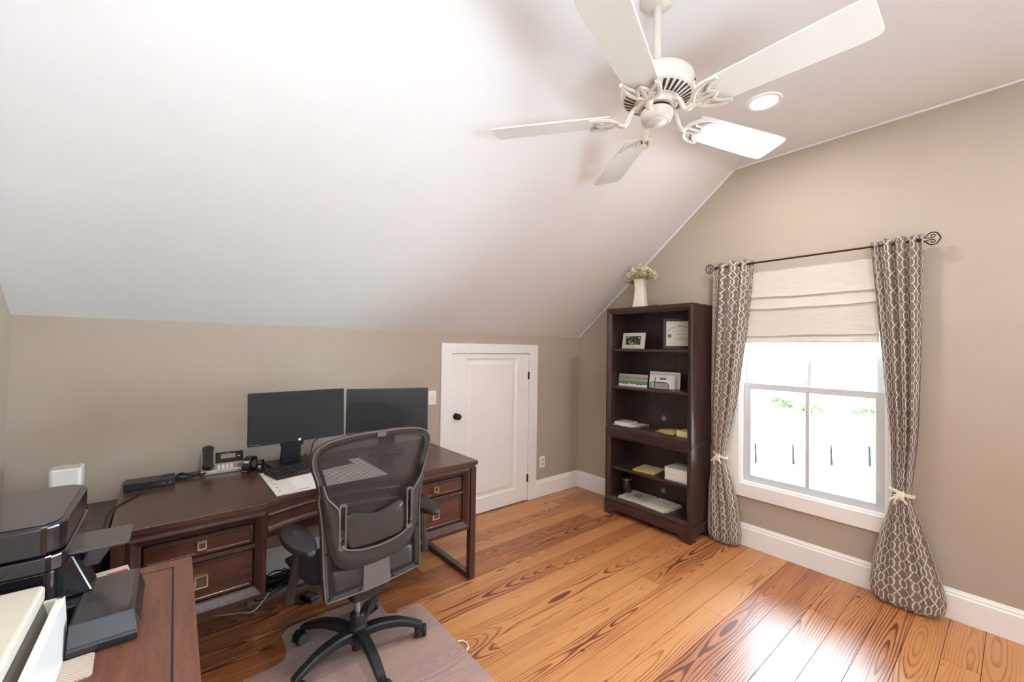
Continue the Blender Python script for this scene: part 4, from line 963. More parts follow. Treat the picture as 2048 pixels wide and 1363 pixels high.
# paper tray with bevelled front
ty0, ty1, tx0, tx1 = 1.372, 1.640, -0.178, -0.055
tr = MB(); prof = [(ty0, 0.766), (ty0, 0.780), (ty0+0.006, 0.786), (ty0+0.030, 0.828), (ty1, 0.828), (ty1, 0.766)]
n = len(prof); L = [(tx0, a, b) for a, b in prof]; Rr = [(tx1-0.012, a, b) if b > 0.80 else (tx1-0.002, a, b) for a, b in prof]
tr.grid([L, Rr], closed=True); tr.add(L, [tuple(range(n))]); tr.add(Rr, [tuple(range(n))])
to = tr.build('paper_tray', 'black_gloss', pr1, bevel=0.003)
MB().hexa([(tx1-0.012, ty0+0.034, 0.786), (tx1+0.002, ty0+0.040, 0.786), (tx1+0.002, ty1-0.02, 0.786), (tx1-0.012, ty1, 0.786), (tx1-0.014, ty0+0.034, 0.826), (tx1-0.008, ty0+0.040, 0.812), (tx1-0.008, ty1-0.02, 0.812), (tx1-0.014, ty1, 0.826)]).build('tray_side', 'bezel_black', to)
MB().box(tx0+0.005, tx1-0.02, ty0+0.035, ty1-0.004, 0.828, 0.8295).build('tray_cover', 'grey_gloss', to)
MB().box(tx0, tx1-0.02, ty0+0.004, ty1, 0.7602, 0.768).build('tray_base', 'bezel_black', to)
ph2 = thing('photo_paper_pack', 'small packet of photo paper with red print behind the tray', 'paper pack', (-0.145, 1.755, PT), rz=radians(10))
MB().box(-0.035, 0.050, -0.040, 0.035, 0, 0.022).build('packet', 'paper_grey', ph2, bevel=0.001); MB().box(0.0, 0.045, -0.030, 0.005, 0.022, 0.0226).build('red_print_patch', 'red_print', ph2)
wp = thing('woven_pad', 'beige woven pad lying on the side table beneath the paper tray', 'pad', (-0.19, 1.335, PT), rz=radians(3))
MB().prism(rrect(-0.06, 0.062, -0.055, 0.036, 0.008, 3), 0, 0.004).build('pad_sheet', 'woven_pad', wp)
# pale document scanner near the table's front
wp2 = thing('white_scanner', 'cream document scanner with a white-framed side panel', 'scanner', (-0.40, 1.16, PT), world=True)
ZT = 0.7604
slab([(-0.585, 0.86), (-0.232, 0.86), (-0.232, 1.438), (-0.585, 1.438)], ZT, 0.880, 'body', 'cream_plastic', wp2, 0.004)
slab(rrect(-0.590, -0.222, 0.855, 1.443, 0.012, 4), 0.886, 0.922, 'lid', 'cream_plastic', wp2, 0.008)
slab([(-0.585, 0.865), (-0.224, 0.865), (-0.224, 1.440), (-0.585, 1.440)], 0.880, 0.886, 'seam_strip', 'strip_grey', wp2, 0.001, 1)
lg = MB()
for q in (-0.31, -0.36): lg.box(q, q+0.004, 0.87, 1.43, 0.921, 0.9222)
lg.build('lid_groove', 'paper_grey', wp2)
MB().hexa([(-0.232, 0.862, 0.772), (-0.196, 0.862, 0.772), (-0.196, 1.428, 0.772), (-0.232, 1.428, 0.772), (-0.232, 0.862, 0.880), (-0.222, 0.862, 0.880), (-0.222, 1.428, 0.880), (-0.232, 1.428, 0.880)]).build('side_panel', 'taupe_plastic', wp2)
pf = MB(); pf.hexa([(-0.205, 0.860, ZT), (-0.182, 0.860, ZT), (-0.182, 1.440, ZT), (-0.205, 1.440, ZT), (-0.205, 0.860, 0.884), (-0.190, 0.860, 0.884), (-0.190, 1.440, 0.884), (-0.205, 1.440, 0.884)])
pf.build('side_flap', 'white_plastic', wp2, bevel=0.002)
MB().box(-0.232, -0.19, 1.430, 1.440, ZT, 0.884).build('end_frame', 'cream_plastic', wp2, bevel=0.001)

# ================================================================== BOOKCASE
BX0, BX1, BY0, BY1, BZ = 3.100, 3.422, 1.600, 2.420, 1.866
bc = thing('bookcase', 'tall dark brown open bookcase in two stacked sections', 'bookcase', (3.26, 2.01, 0), world=True)
tk = 0.022
for a, b in ((BY0+0.004, BY0+0.004+tk), (BY1-0.004-tk, BY1-0.004)):
    MB().box(BX0+0.012, BX1, a, b, 0.115, BZ-0.012).build('side_panel', 'case_wood', bc, bevel=0.001, seg=1)
MB().box(BX1-0.010, BX1-0.001, BY0+0.02, BY1-0.02, 0.115, BZ-0.012).build('back_panel', 'case_inside', bc)
MB().box(BX0, BX1+0.001, BY0, BY1, BZ-0.014, BZ).build('top_board', 'case_wood_h', bc, bevel=0.002)
def face(z0, z1, zb, zt, sw, nm):   # mitred face frame with sloped inner edge
    o = [(BY0, z0), (BY1, z0), (BY1, z1), (BY0, z1)]; i = [(BY0+sw, zb), (BY1-sw, zb), (BY1-sw, zt), (BY0+sw, zt)]
    f = MB(); rows = []
    for d, xx in ((0, BX0+0.05), (0, BX0+0.002), (0.12, BX0-0.002), (0.45, BX0), (0.55, BX0+0.006), (0.95, BX0+0.018), (1.0, BX0+0.020), (1.0, BX0+0.05)):
        rows.append([(xx, p[0]+(q[0]-p[0])*d, p[1]+(q[1]-p[1])*d) for p, q in zip(o, i)])
    f.grid(rows, closed=True); f.build(nm, 'case_wood', bc, bevel=0.001, seg=1)
face(0.768, BZ-0.014, 0.802, 1.812, 0.045, 'face_frame')
face(0.122, 0.732, 0.160, 0.690, 0.045, 'face_frame')
md = MB(); md.box(BX0-0.004, BX1, BY0-0.004, BY1+0.004, 0.734, 0.748).box(BX0+0.002, BX1, BY0+0.001, BY1-0.001, 0.748, 0.756).box(BX0-0.004, BX1, BY0-0.004, BY1+0.004, 0.756, 0.768); md.build('waist_moulding', 'case_wood_h', bc, bevel=0.002)
MB().box(BX0+0.03, BX1-0.010, BY0+0.026, BY1-0.026, 0.768, 0.784).build('fixed_shelf', 'case_wood_h', bc)
MB().box(BX0+0.03, BX1-0.010, BY0+0.026, BY1-0.026, 0.124, 0.150).build('fixed_shelf', 'case_wood_h', bc)
for z in (1.500, 1.158, 0.424): MB().box(BX0+0.045, BX1-0.011, BY0+0.028, BY1-0.028, z-0.022, z).build('shelf', 'case_wood_h', bc, bevel=0.002)
pl = MB(); pl.box(BX0-0.006, BX1, BY0-0.006, BY1+0.006, 0.108, 0.122); pl.build('plinth_moulding', 'case_wood_h', bc, bevel=0.002)
ap = [(BY0-0.004, 0), (BY0+0.072, 0), (BY0+0.080, 0.030), (BY0+0.105, 0.050), (BY1-0.105, 0.050), (BY1-0.080, 0.030), (BY1-0.072, 0), (BY1+0.004, 0), (BY1+0.004, 0.108), (BY0-0.004, 0.108)]
MB().prism(ap, BX0-0.004, BX0+0.018, lambda u, v, h: (h, u, v)).build('bracket_apron', 'case_wood_h', bc, bevel=0.002)
for yy in (BY0-0.004, BY1-0.018):
    MB().prism([(BX0+0.018, 0), (BX0+0.075, 0), (BX0+0.085, 0.03), (BX0+0.11, 0.05), (BX1-0.10, 0.05), (BX1-0.07, 0), (BX1, 0), (BX1, 0.108), (BX0+0.018, 0.108)], yy, yy+0.022, lambda u, v, h: (u, h, v)).build('bracket_foot', 'case_wood_h', bc, bevel=0.001, seg=1)
for z in (0.883, 0.238): MB().cyl((BX1-0.0125, 2.018, z), (BX1-0.0095, 2.018, z), 0.024, n=24).build('cable_hole_disc', 'strip_plastic', bc)  # pale disc added in place of an open hole with the light wall behind

# --- on top
va = thing('vase', 'square white ceramic vase with a waisted body on the bookcase', 'vase', (3.255, 2.168, BZ), rz=radians(12))
rows = []
for z, h in ((0, 0.056), (0.006, 0.058), (0.03, 0.053), (0.08, 0.046), (0.14, 0.042), (0.20, 0.042), (0.245, 0.046), (0.262, 0.049), (0.262, 0.044), (0.20, 0.036)):
    rows.append([(u, v, z) for u, v in rrect(-h, h, -h, h, 0.008, 3)])
vb = MB(); vb.grid(rows, closed=True); vb.add(rows[0], [tuple(range(len(rows[0])))]); vb.add(rows[-1], [tuple(range(len(rows[0])))]); vb.build('vase_body', 'ceramic', va, smooth='auto')
bq = thing('hydrangea_bouquet', 'bunch of dried cream hydrangea flowers in the white vase', 'flowers', (3.255, 2.160, BZ+0.205))
rf = random.Random(11)
heads = [(-0.02, 0.0, 0.150, 0.058), (0.02, 0.075, 0.100, 0.050), (-0.05, 0.09, 0.085, 0.048), (-0.03, -0.065, 0.120, 0.055), (0.02, -0.095, 0.085, 0.050), (-0.07, -0.02, 0.090, 0.052), (0.05, 0.02, 0.110, 0.050), (-0.05, -0.11, 0.075, 0.042), (-0.065, 0.04, 0.120, 0.048), (0.01, 0.115, 0.055, 0.036)]
for i, (hx, hy, hz_, hr) in enumerate(heads):
    st = MB().tube(smooth_path([(0, 0, -0.15), (hx*0.15, hy*0.15, 0.05), (hx, hy, hz_)], 4), 0.0022, 5).build('flower_stem', 'stem_brown', bq)
    fl = MB()
    for k in range(46):
        zc = rf.uniform(-0.75, 1); a = rf.random()*2*pi; q = sqrt(max(0, 1-zc*zc)); d = Vector((q*cos(a), q*sin(a), zc)); c = Vector((hx, hy, hz_)) + d*hr*rf.uniform(0.72, 1.0)
        e1 = d.orthogonal().normalized(); e2 = d.cross(e1); r0 = rf.random()*pi; s = rf.uniform(0.008, 0.0125)
        for p in range(4):
            b0 = r0+p*pi/2; u = e1*cos(b0)+e2*sin(b0); w = -e1*sin(b0)+e2*cos(b0)
            fl.add([c, c+u*s*0.6+w*s*0.5+d*0.001, c+u*s*1.15+d*0.004, c+u*s*0.6-w*s*0.5+d*0.001], [(0, 1, 2, 3)])
    fo = fl.build('flower_head', ('petal_cream', 'petal_white', 'petal_green')[(0, 1, 0, 1, 0, 2, 1, 2, 0, 2)[i]], bq)
for i in range(7):
    a = i*0.95+0.3; u = Vector((cos(a)*0.75, sin(a), 0)); w = Vector((-sin(a), cos(a), 0)); c = Vector((0, 0, 0.055))+u*0.04
    MB().add([c, c+u*0.035+w*0.015+Vector((0, 0, 0.014)), c+u*0.07+Vector((0, 0, 0.0)), c+u*0.035-w*0.015+Vector((0, 0, 0.010))], [(0, 1, 2, 3)]).build('leaf', 'petal_green', bq)
fb = thing('flat_tray', 'thin dark flat object lying beside the vase on the bookcase', 'tray', (3.30, 2.045, BZ))
MB().box(-0.05, 0.05, -0.045, 0.040, 0, 0.022).build('tray_body', 'bezel_black', fb, bevel=0.003)

# --- upper shelf: two frames
pfm = thing('framed_photo', 'small pale photo frame with a family snapshot on the shelf', 'photo frame', (3.235, 2.232, 1.5025), rz=radians(-90))
lean = Matrix.Rotation(radians(-9), 4, 'X')
MB().prism([(-0.118, 0), (0.118, 0), (0.118, 0.146), (-0.118, 0.146)], 0, 0.012, lambda u, v, h: (u, h, v)).xf(lean).build('frame_board', 'paper_cream', pfm, bevel=0.002)
MB().box(-0.080, 0.076, -0.0012, 0.0, 0.036, 0.116).xf(lean).build('snapshot', 'snapshot_print', pfm)
MB().box(-0.034, 0.030, -0.0012, 0.0, 0.010, 0.030).xf(lean).build('brass_plate', 'paper_yellow', pfm)
MB().box(-0.015, 0.015, 0.012, 0.060, 0, 0.004).build('easel', 'bezel_black', pfm)
dp = thing('diploma_frame', 'black frame holding a cream diploma with a gold seal', 'framed diploma', (3.262, 1.782, 1.5025), rz=radians(-90+33))
lean = Matrix.Rotation(radians(-7), 4, 'X'); fw, fh = 0.140, 0.262
o_ = [(-fw, 0), (fw, 0), (fw, fh), (-fw, fh)]; t = 0.026; i_ = [(-fw+t, t), (fw-t, t), (fw-t, fh-t), (-fw+t, fh-t)]
MB().ringframe(o_, i_, -0.006, 0.014, lambda u, v, h: (u, h, v)).xf(lean).build('frame_moulding', 'black_plastic', dp, bevel=0.003)
MB().box(-fw+t, fw-t, 0.0, 0.004, t, fh-t).xf(lean).build('certificate', 'paper_cream', dp)
tx = MB()
word = 'Southern New Hampshire'; Rr = 0.15
for k, ch in enumerate(word):
    if ch == ' ': continue
    a = radians(-42 + 84*k/(len(word)-1)); v_, f_ = text_geo(ch, 0.021)
    cx, cz = Rr*sin(a), 0.045+Rr*cos(a)
    tx.add([(cx+p[0]*cos(a)+p[1]*sin(a), -0.0004, cz-p[0]*sin(a)+p[1]*cos(a)) for p in v_], f_)
tx.xf(lean).build('lettering', 'ink', dp)
ln = MB()
rl = random.Random(5)
for z, a, b, th in ((0.158, -0.05, 0.05, 0.0012), (0.150, -0.03, 0.03, 0.001), (0.126, -0.035, 0.035, 0.006), (0.104, -0.06, 0.06, 0.0015), (0.086, -0.05, 0.05, 0.006), (0.066, -0.05, 0.05, 0.0012), (0.048, -0.105, -0.04, 0.002), (0.048, 0.03, 0.10, 0.002)):
    x = a
    while x < b: w = rl.uniform(0.003, 0.010); ln.box(x, min(x+w, b), -0.0005, 0.0, z-th/2, z+th/2); x += w+0.002
ln.xf(lean).build('text_lines', 'ink_soft', dp)['kind'] = 'stuff'
MB().lathe([(0, 0), (0.017, 0), (0.017, 0.001), (0, 0.001)], 20).xf(lean @ Matrix.Translation((-0.088, 0.0, 0.112)) @ Matrix.Rotation(pi/2, 4, 'X')).build('gold_seal', 'seal_gold', dp)

# --- second shelf: landscape card and letter holder
lc2 = thing('landscape_card', 'wide printed card with a green mountain landscape', 'card', (3.235, 2.230, 1.1595), rz=radians(-90+4))
MB().box(-0.145, 0.145, 0, 0.004, 0, 0.110).xf(Matrix.Rotation(radians(-8), 4, 'X')).build('card_sheet', 'landscape_print', lc2)
MB().box(-0.02, 0.02, 0.004, 0.05, 0, 0.003).build('card_prop', 'paper_white', lc2)
lh = thing('letter_holder', 'black wire letter holder on the shelf', 'letter holder', (3.215, 1.932, 1.1585), rz=radians(-90))
MB().tube([(-0.085, -0.03, 0.003), (-0.085, -0.03, 0.045)] + [(p[0], -0.03, p[1]) for p in [(-0.08, 0.056), (-0.07, 0.060), (0.07, 0.060), (0.08, 0.056)]] + [(0.085, -0.03, 0.045), (0.085, -0.03, 0.003)], 0.003, 6).build('front_loop', 'black_metal', lh, smooth=True)
MB().tube([(-0.085, 0.10, 0.003), (-0.085, 0.10, 0.085), (-0.07, 0.10, 0.10), (0.07, 0.10, 0.10), (0.085, 0.10, 0.085), (0.085, 0.10, 0.003)], 0.003, 6).build('rear_loop', 'black_metal', lh, smooth=True)
bsx = MB()
for sx in (-0.085, 0.085): bsx.tube([(sx, -0.03, 0.003), (sx, 0.10, 0.003)], 0.003, 6)
bsx.tube([(-0.085, -0.03, 0.003), (0.085, -0.03, 0.003)], 0.003, 6); bsx.build('base_wire', 'black_metal', lh, smooth=True)
MB().add([(-0.083, -0.03, 0.004), (0.083, -0.03, 0.004), (0.083, -0.03, 0.057), (-0.083, -0.03, 0.057)], [(0, 1, 2, 3)]).build('wire_screen', 'wire_mesh', lh)
for i, (xx, y0, y1, h, lab) in enumerate([(3.222, 1.842, 2.050, 0.108, 'small white envelope with green print at the front of the letter holder'), (3.240, 1.825, 2.058, 0.118, 'plain white envelope second in the letter holder'),
                                     (3.258, 1.815, 2.064, 0.128, 'plain grey-white envelope third in the letter holder'), (3.285, 1.800, 2.088, 0.142, 'largest white envelope at the back of the letter holder')]):
    e = thing('envelope', lab, 'envelope', (xx, (y0+y1)/2, 1.162), rz=radians(-90), group='envelopes in the letter holder')
    hw = (y1-y0)/2
    MB().box(-hw, hw, 0, 0.004, 0, h).xf(Matrix.Rotation(radians(-5), 4, 'X')).build('envelope_sheet', ('paper_white', 'paper_white', 'paper_grey', 'paper_white')[i], e)
    if i == 0:
        MB().box(-0.005, 0.055, -0.0008, 0, 0.078, 0.096).xf(Matrix.Rotation(radians(-5), 4, 'X')).build('green_logo', 'green_print', e)
        MB().box(-0.055, -0.046, -0.0008, 0, 0.010, 0.096).xf(Matrix.Rotation(radians(-5), 4, 'X')).build('green_bar', 'green_print', e)
        q = MB()
        for k in range(5): q.box(-0.030, 0.050, -0.0008, 0, 0.020+k*0.009, 0.022+k*0.009)
        q.xf(Matrix.Rotation(radians(-5), 4, 'X')).build('address_lines', 'ink_soft', e)

# --- upper deck
ZD = 0.7845
nb = thing('comb_bound_pad', 'white pad with a black toothed edge on the wide shelf', 'notepad', (3.268, 2.272, ZD), rz=radians(-90+2))
MB().box(-0.113, 0.113, -0.133, 0.130, 0.003, 0.020).build('pages', 'paper_white', nb, bevel=0.001, seg=1)
MB().box(-0.115, 0.115, -0.135, 0.132, 0, 0.0035).build('cover', 'bezel_black', nb)
for k in range(9): MB().box(-0.111+k*0.0262, -0.096+k*0.0262, -0.1362, -0.122, 0.0036, 0.0215).build('tooth', 'paper_white' if k % 1 else 'ink', nb)
for k in range(8): MB().box(0.104, 0.1162, -0.115+k*0.029, -0.100+k*0.029, 0.0036, 0.0215).build('tooth', 'ink', nb)
b2 = thing('cream_booklet', 'small thick cream booklet lying on the toothed pad', 'booklet', (3.262, 2.305, ZD+0.0216), rz=radians(-90+2))
MB().box(-0.075, 0.065, -0.085, 0.075, 0, 0.022).build('booklet_pages', 'paper_cream', b2, bevel=0.001, seg=1); MB().box(-0.076, 0.066, -0.086, 0.076, 0.022, 0.0235).build('booklet_cover', 'paper_grey', b2)
ye = thing('manila_envelopes', 'pointed stack of orange-yellow envelopes leaning on the shelf', 'envelope', (3.30, 1.885, ZD), rz=radians(-90-14))
for k in range(3): MB().hexa([(-0.125+k*0.01, -0.06+k*0.02, 0.001+0.006*k), (0.08, -0.07+k*0.02, 0.001+0.006*k), (0.08, 0.07, 0.012+0.008*k), (-0.105, 0.06, 0.002+0.006*k), (-0.125+k*0.01, -0.06+k*0.02, 0.004+0.006*k), (0.08, -0.07+k*0.02, 0.006+0.012*k), (0.08, 0.07, 0.016+0.012*k), (-0.105, 0.06, 0.005+0.006*k)]).build('envelope_sheet', 'paper_manila', ye)
yb = thing('yellow_note_box', 'yellow block of note paper at the side of the shelf', 'note block', (3.225, 1.700, ZD), rz=radians(-90-6))
MB().box(-0.062, 0.055, -0.055, 0.060, 0, 0.058).build('note_block', 'paper_yellow', yb, bevel=0.001, seg=1)
# --- lower shelf
ZS = 0.4245
mf = thing('manila_folder', 'thin manila folder lying on the lower shelf', 'folder', (3.290, 2.085, ZS), rz=radians(-90+6))
MB().box(-0.100, 0.100, -0.110, 0.110, 0, 0.010).build('folder_sheets', 'paper_manila', mf, bevel=0.001, seg=1); MB().box(-0.101, 0.101, -0.111, 0.111, 0.010, 0.012).build('folder_cover', 'paper_yellow', mf); MB().box(-0.03, 0.03, -0.012, 0.012, 0.012, 0.0125).build('folder_label', 'paper_cream', mf)
for k, lab in enumerate(('white ream of paper at the bottom of the pile of two', 'white ream of paper on top of the pile of two')):
    rp = thing('paper_ream', lab, 'paper ream', (3.285, 1.765, ZS+k*0.0512), rz=radians(-90-1.5*k), group='paper reams on the lower shelf')
    MB().box(-0.105, 0.105, -0.105, 0.100, 0, 0.050).build('ream_block', 'paper_white', rp, bevel=0.002); MB().box(-0.1055, 0.1055, -0.1055, 0.1005, 0.0485, 0.051).build('ream_lid', 'paper_white', rp)
# --- bottom deck
ZL = 0.1505
jr = thing('dark_jar', 'dark glass jar with a gold band on the bottom shelf', 'jar', (3.31, 2.335, ZL))
MB().lathe([(0, 0), (0.046, 0), (0.050, 0.006), (0.050, 0.105), (0.044, 0.120), (0.040, 0.126), (0, 0.126)], 24).build('jar_body', 'jar_glass', jr, smooth='auto')
MB().lathe([(0, 0.127), (0.043, 0.127), (0.044, 0.131), (0.044, 0.139), (0, 0.139)], 24).build('gold_band', 'gold', jr, smooth='auto'); MB().lathe([(0, 0.139), (0.041, 0.139), (0.038, 0.158), (0, 0.160)], 24).build('jar_lid', 'bezel_black', jr, smooth='auto')
for (x, y, rz, w, d, lab, nm) in ((3.268, 2.188, 3, 0.118, 0.130, 'white booklet with a printed title on the bottom shelf', 0), (3.262, 1.945, -4, 0.112, 0.134, 'plain white booklet lying beside the titled one', 1)):
    bk = thing('white_booklet', lab, 'booklet', (x, y, ZL), rz=radians(-90+rz), group='booklets on the bottom shelf')
    MB().box(-w, w, -d, d, 0, 0.018).build('booklet_pages', 'paper_white', bk, bevel=0.001, seg=1); MB().box(-w-0.001, w+0.001, -d-0.001, d+0.001, 0.018, 0.0195).build('booklet_cover', 'paper_grey' if nm == 0 else 'paper_cream', bk)
    q = MB()
    for k in range(5 if nm == 0 else 1): q.box(-0.03-0.01*(k % 2), 0.05-0.012*(k % 3), 0.045-k*0.017, 0.053-k*0.017, 0.0195, 0.0199)
    if nm == 0: q.box(-0.06, -0.02, -0.10, -0.095, 0.0195, 0.0199)
    q.build('title_lines', 'ink' if nm == 0 else 'ink_soft', bk)

# ================================================================== CURTAINS, ROD, SHADE
ROX, ROZ = 3.360, 2.157
rod = thing('curtain_rod', 'dark bronze curtain rod with scrolled finials above the window', 'curtain rod', (ROX, 0.953, ROZ))
MB().cyl((0, -0.575, 0), (0, 0.575, 0), 0.0065, n=14).build('rod_bar', 'bronze', rod, smooth='auto')
for sg in (-1, 1):
    c = sg*0.575; fb_ = MB()
    fb_.lathe([(0, 0), (0.011, 0), (0.013, 0.004), (0.008, 0.010), (0.007, 0.016), (0, 0.018)], 14).xf(Matrix.Translation((0, c, 0)) @ Matrix.Rotation(-sg*pi/2, 4, 'X'))
    for m in (-1, 1):
        fb_.tube([(0, c+sg*p[0], m*p[1]) for p in [(q.x, q.y) for q in smooth_path([(0.012, 0.0, 0), (0.035, 0.016, 0), (0.055, 0.034, 0), (0.078, 0.032, 0), (0.092, 0.012, 0), (0.096, 0.0, 0)], 5)]], 0.0036, 7)
        fb_.tube([(0, c+sg*p[0], m*p[1]) for p in [(q.x, q.y) for q in smooth_path([(0.030, 0.010, 0), (0.045, 0.006, 0), (0.066, 0.006, 0), (0.074, 0.016, 0), (0.066, 0.024, 0), (0.058, 0.019, 0), (0.062, 0.013, 0)], 5)]], 0.0028, 7)
    fb_.build('finial', 'bronze', rod, smooth='auto')
    br = MB(); yy = sg*0.385
    br.tube(smooth_path([(0.084, yy, 0.005), (0.04, yy, 0.003), (0.012, yy, -0.010), (-0.006, yy, -0.012), (-0.014, yy, -0.002)], 5), 0.005, 7).cyl((0.076, yy, 0.005), (0.084, yy, 0.005), 0.020, n=16); br.build('bracket', 'bronze', rod, smooth='auto')
def curtain(label, yc, prof, nf, ph, seed, inn, wid):
    r = thing('curtain', label, 'curtain', (ROX, yc, 0), group='pair of tied curtains')
    rc = random.Random(seed); rows = []; uvs = []
    NU = 120; zs = [2.185, 2.18, 2.165, 2.12, 2.05, 1.95, 1.8, 1.65, 1.5, 1.35, 1.2, 1.05, 0.95, 0.85, 0.78, 0.73, 0.70, 0.68, 0.665, 0.65, 0.63, 0.60, 0.55, 0.49, 0.42, 0.35, 0.28, 0.21, 0.15, 0.10, 0.065, 0.04, 0.022, 0.010, 0.004]
    for z in zs:
        a, b, dep, fa = [interp([(q[0], q[k]) for q in prof], z) for k in (1, 2, 3, 4)]
        c, hw = (a+b)/2-yc, (b-a)/2; ring = []
        for k in range(NU+1):
            th = 2*pi*k/NU; cs, sn = cos(th), sin(th)
            ss = (1 if sn >= 0 else -1); s = cs
            w = 0.5*(1-cos(pi*min(1, abs(sn)*2.2)))
            fold = fa*w*(cos(nf*pi*s*1.0+ph)+0.45*cos(nf*1.7*pi*s+ph*2+z*1.6)+0.25*sin(nf*2.9*pi*s+z*3))
            if z < 0.16: fold += 0.006*sin(14*s+z*90+ph)*w
            ex = (abs(sn)**0.7)*ss*dep
            X = -ex + (-fold if ss > 0 else 0.0)
            lim = 0.055; X = min(X, lim)
            X += 0.030*(1 if z > 1.9 else max(0, (z-1.4)/0.5))*max(0, (s*inn-0.35)/0.65)**0.7 if ss > 0 else 0
            X = min(X, 0.05)
            ring.append((X, c+hw*cs, max(z+(0.008*cos(3*s*pi+ph) if z > 2.15 else 0), 0.003))); uvs.append((0.21*(1-k/NU*2) if ss > 0 else 0.21*(k/NU*2-1), z))
        rows.append(ring)
    m = MB(); m.grid(rows); n = NU+1
    m.uv = [(wid*((i % n)/n*2), rows[i//n][0][2]*1.0 if False else zs[i//n]) for i in range(len(m.v))]
    m.add(rows[-1][:-1], [tuple(range(NU))]); m.uv += [(0, 0)]*NU
    m.build('fabric', 'trellis_fabric', r, smooth=True)
    # knotted rope tieback
    zt = 0.668; a, b, dep, fa = [interp([(q[0], q[k]) for q in prof], zt) for k in (1, 2, 3, 4)]
    c, hw = (a+b)/2-yc, (b-a)/2
    tb_ = MB()
    for dz in (0.0, 0.010): tb_.tube([(-(dep+0.010)*sin(t_), c+(hw+0.008)*cos(t_), zt+dz+0.016*cos(t_)) for t_ in [2*pi*k/36 for k in range(36)]], 0.0055, 7, closed=True)
    to_ = tb_.build('tieback', 'rope', r, smooth=True)
    kx, ky = -(dep+0.018), c+hw*0.15
    kn = MB()
    for q in range(5):
        a0 = q*1.3; pts = [(kx-0.006*sin(t_), ky+0.020*cos(t_+a0), zt-0.012+0.013*sin(t_+a0*0.7)+0.006*q-0.010) for t_ in [2*pi*k/12 for k in range(12)]]
        kn.tube(pts, 0.0065, 7, closed=True)
    for q, (dy, dz) in enumerate(((-0.035, -0.035), (0.020, -0.050), (0.040, -0.030))):
        kn.tube(smooth_path([(kx, ky, zt-0.015), (kx-0.012, ky+dy*0.6, zt-0.015+dz*0.3), (kx-0.006, ky+dy, zt-0.015+dz)], 4), [0.006]*6+[0.008, 0.009, 0.004], 7)
    kn.build('tieback_knot', 'rope', to_, smooth=True)
# prof rows: z, right edge y, left edge y, depth, fold amplitude (ascending z)
curtain('trellis-print curtain tied back next to the bookcase', 1.42,
        [(0.004, 1.385, 1.560, 0.030, 0.004), (0.03, 1.345, 1.582, 0.050, 0.006), (0.10, 1.340, 1.588, 0.052, 0.007), (0.25, 1.355, 1.586, 0.046, 0.013), (0.45, 1.395, 1.580, 0.043, 0.013), (0.60, 1.440, 1.552, 0.036, 0.008), (0.668, 1.456, 1.540, 0.030, 0.006), (0.75, 1.445, 1.548, 0.032, 0.009), (1.1, 1.372, 1.572, 0.030, 0.017), (1.6, 1.315, 1.568, 0.026, 0.021), (2.0, 1.282, 1.564, 0.024, 0.023), (2.19, 1.272, 1.560, 0.020, 0.023)], 3.5, 0.6, 1, -1, 0.42)
curtain('trellis-print curtain tied back on the side away from the bookcase', 0.47,
        [(0.004, 0.330, 0.540, 0.032, 0.004), (0.03, 0.270, 0.585, 0.052, 0.006), (0.11, 0.258, 0.592, 0.055, 0.007), (0.25, 0.290, 0.575, 0.048, 0.013), (0.45, 0.345, 0.535, 0.044, 0.014), (0.60, 0.388, 0.503, 0.037, 0.008), (0.668, 0.400, 0.490, 0.031, 0.006), (0.75, 0.394, 0.497, 0.033, 0.009), (1.0, 0.372, 0.500, 0.030, 0.017), (1.5, 0.358, 0.535, 0.026, 0.021), (2.0, 0.352, 0.575, 0.024, 0.023), (2.19, 0.350, 0.590, 0.020, 0.023)], 4.2, 1.9, 2, 1, 0.38)

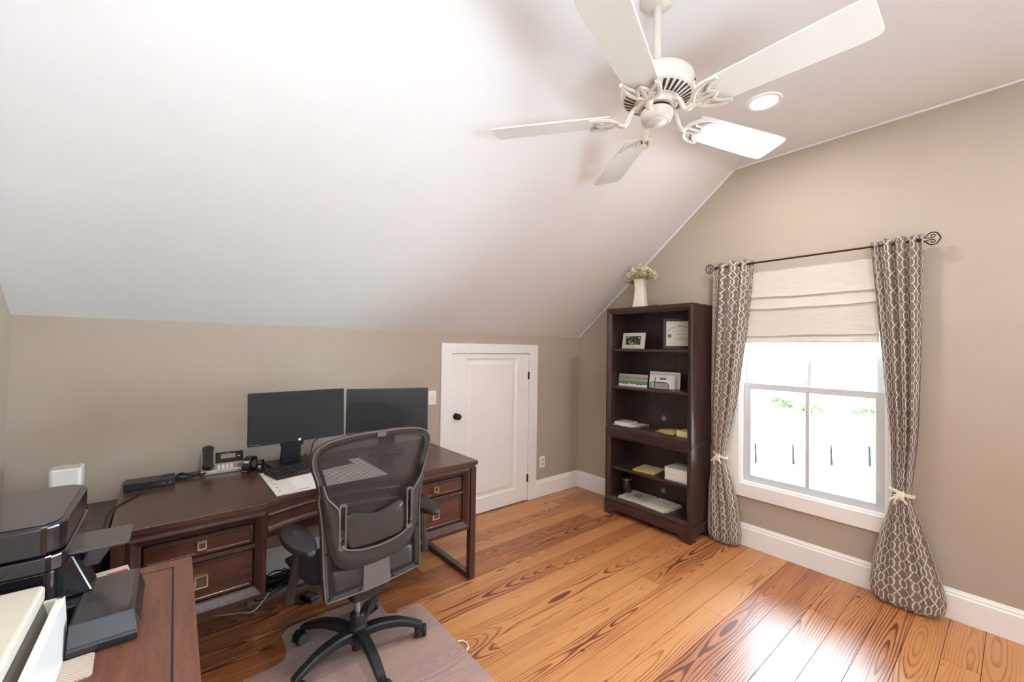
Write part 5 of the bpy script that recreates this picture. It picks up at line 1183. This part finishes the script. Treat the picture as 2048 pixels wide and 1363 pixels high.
sh = thing('roman_shade', 'cream fabric roman shade half lowered over the window', 'window shade', (XW-0.030, 0.953, 1.56))
NY = 24; HWs = 0.400
rows = []; rsd = random.Random(4)
prof = [(0.530, 0.012), (0.526, 0.0), (0.47, -0.002), (0.395, -0.004), (0.350, -0.012), (0.338, -0.014), (0.334, -0.002), (0.29, -0.004), (0.262, -0.013), (0.254, -0.015), (0.250, -0.003), (0.18, -0.004), (0.085, -0.012), (0.052, -0.017), (0.046, -0.006), (0.03, -0.010), (0.006, -0.018), (0.0, -0.014), (0.0, -0.002)]
for z, x in prof:
    row = []
    for k in range(NY+1):
        t = k/NY; w = 0.004*sin(4.1*t+z*9)+0.0015*sin(13*t+z*31)
        row.append((x-0.25*abs(w)*(1 if 0.02 < z < 0.5 else 0.2), -HWs+2*HWs*t, z+(w if 0.05 < z < 0.42 else 0.15*w)))
    rows.append(row)
MB().grid(rows).build('shade_fabric', 'shade_cloth', sh, smooth='auto', solid=0.002)
MB().box(0.002, 0.008, -HWs, HWs, 0.500, 0.536).build('headrail', 'trim_white', sh)

# ================================================================== WALL PLATES
def plate(name, label, cat, x, z, kind):
    r = thing(name, label, cat, (x, YK, z))
    MB().prism(rrect(-0.036, 0.036, -0.058, 0.058, 0.004, 3), -0.006, 0.0, lambda u, v, h: (u, h, v)).build('cover_plate', 'white_plastic', r, bevel=0.002)
    if kind == 'switch':
        MB().box(-0.006, 0.006, -0.0075, -0.006, -0.013, 0.013).build('toggle_slot', 'paper_grey', r)
        MB().hexa([(-0.004, -0.018, -0.010), (0.004, -0.018, -0.010), (0.004, -0.006, -0.004), (-0.004, -0.006, -0.004), (-0.004, -0.018, -0.004), (0.004, -0.018, -0.004), (0.004, -0.006, 0.006), (-0.004, -0.006, 0.006)]).build('toggle', 'white_plastic', r)
    else:
        for dz in (0.022, -0.022):
            o = MB().prism(rrect(-0.017, 0.017, dz-0.014, dz+0.014, 0.008, 4), -0.009, -0.006, lambda u, v, h: (u, h, v)).build('socket', 'cream_plastic', r)
            for dx in (-0.007, 0.007): MB().box(dx-0.0012, dx+0.0012, -0.0096, -0.009, dz-0.003, dz+0.006).build('socket_slot', 'ink', o)
    for dz in ((0.03, -0.03) if kind == 'switch' else (0.0,)): MB().cyl((0, -0.006, dz), (0, -0.0072, dz), 0.0025, n=8).build('screw', 'nickel', r)
plate('light_switch', 'white toggle light switch on the wall beside the attic door', 'light switch', 1.653, 1.072, 'switch')
plate('wall_outlet', 'white duplex wall outlet between attic door and corner', 'outlet', 2.912, 0.342, 'outlet')
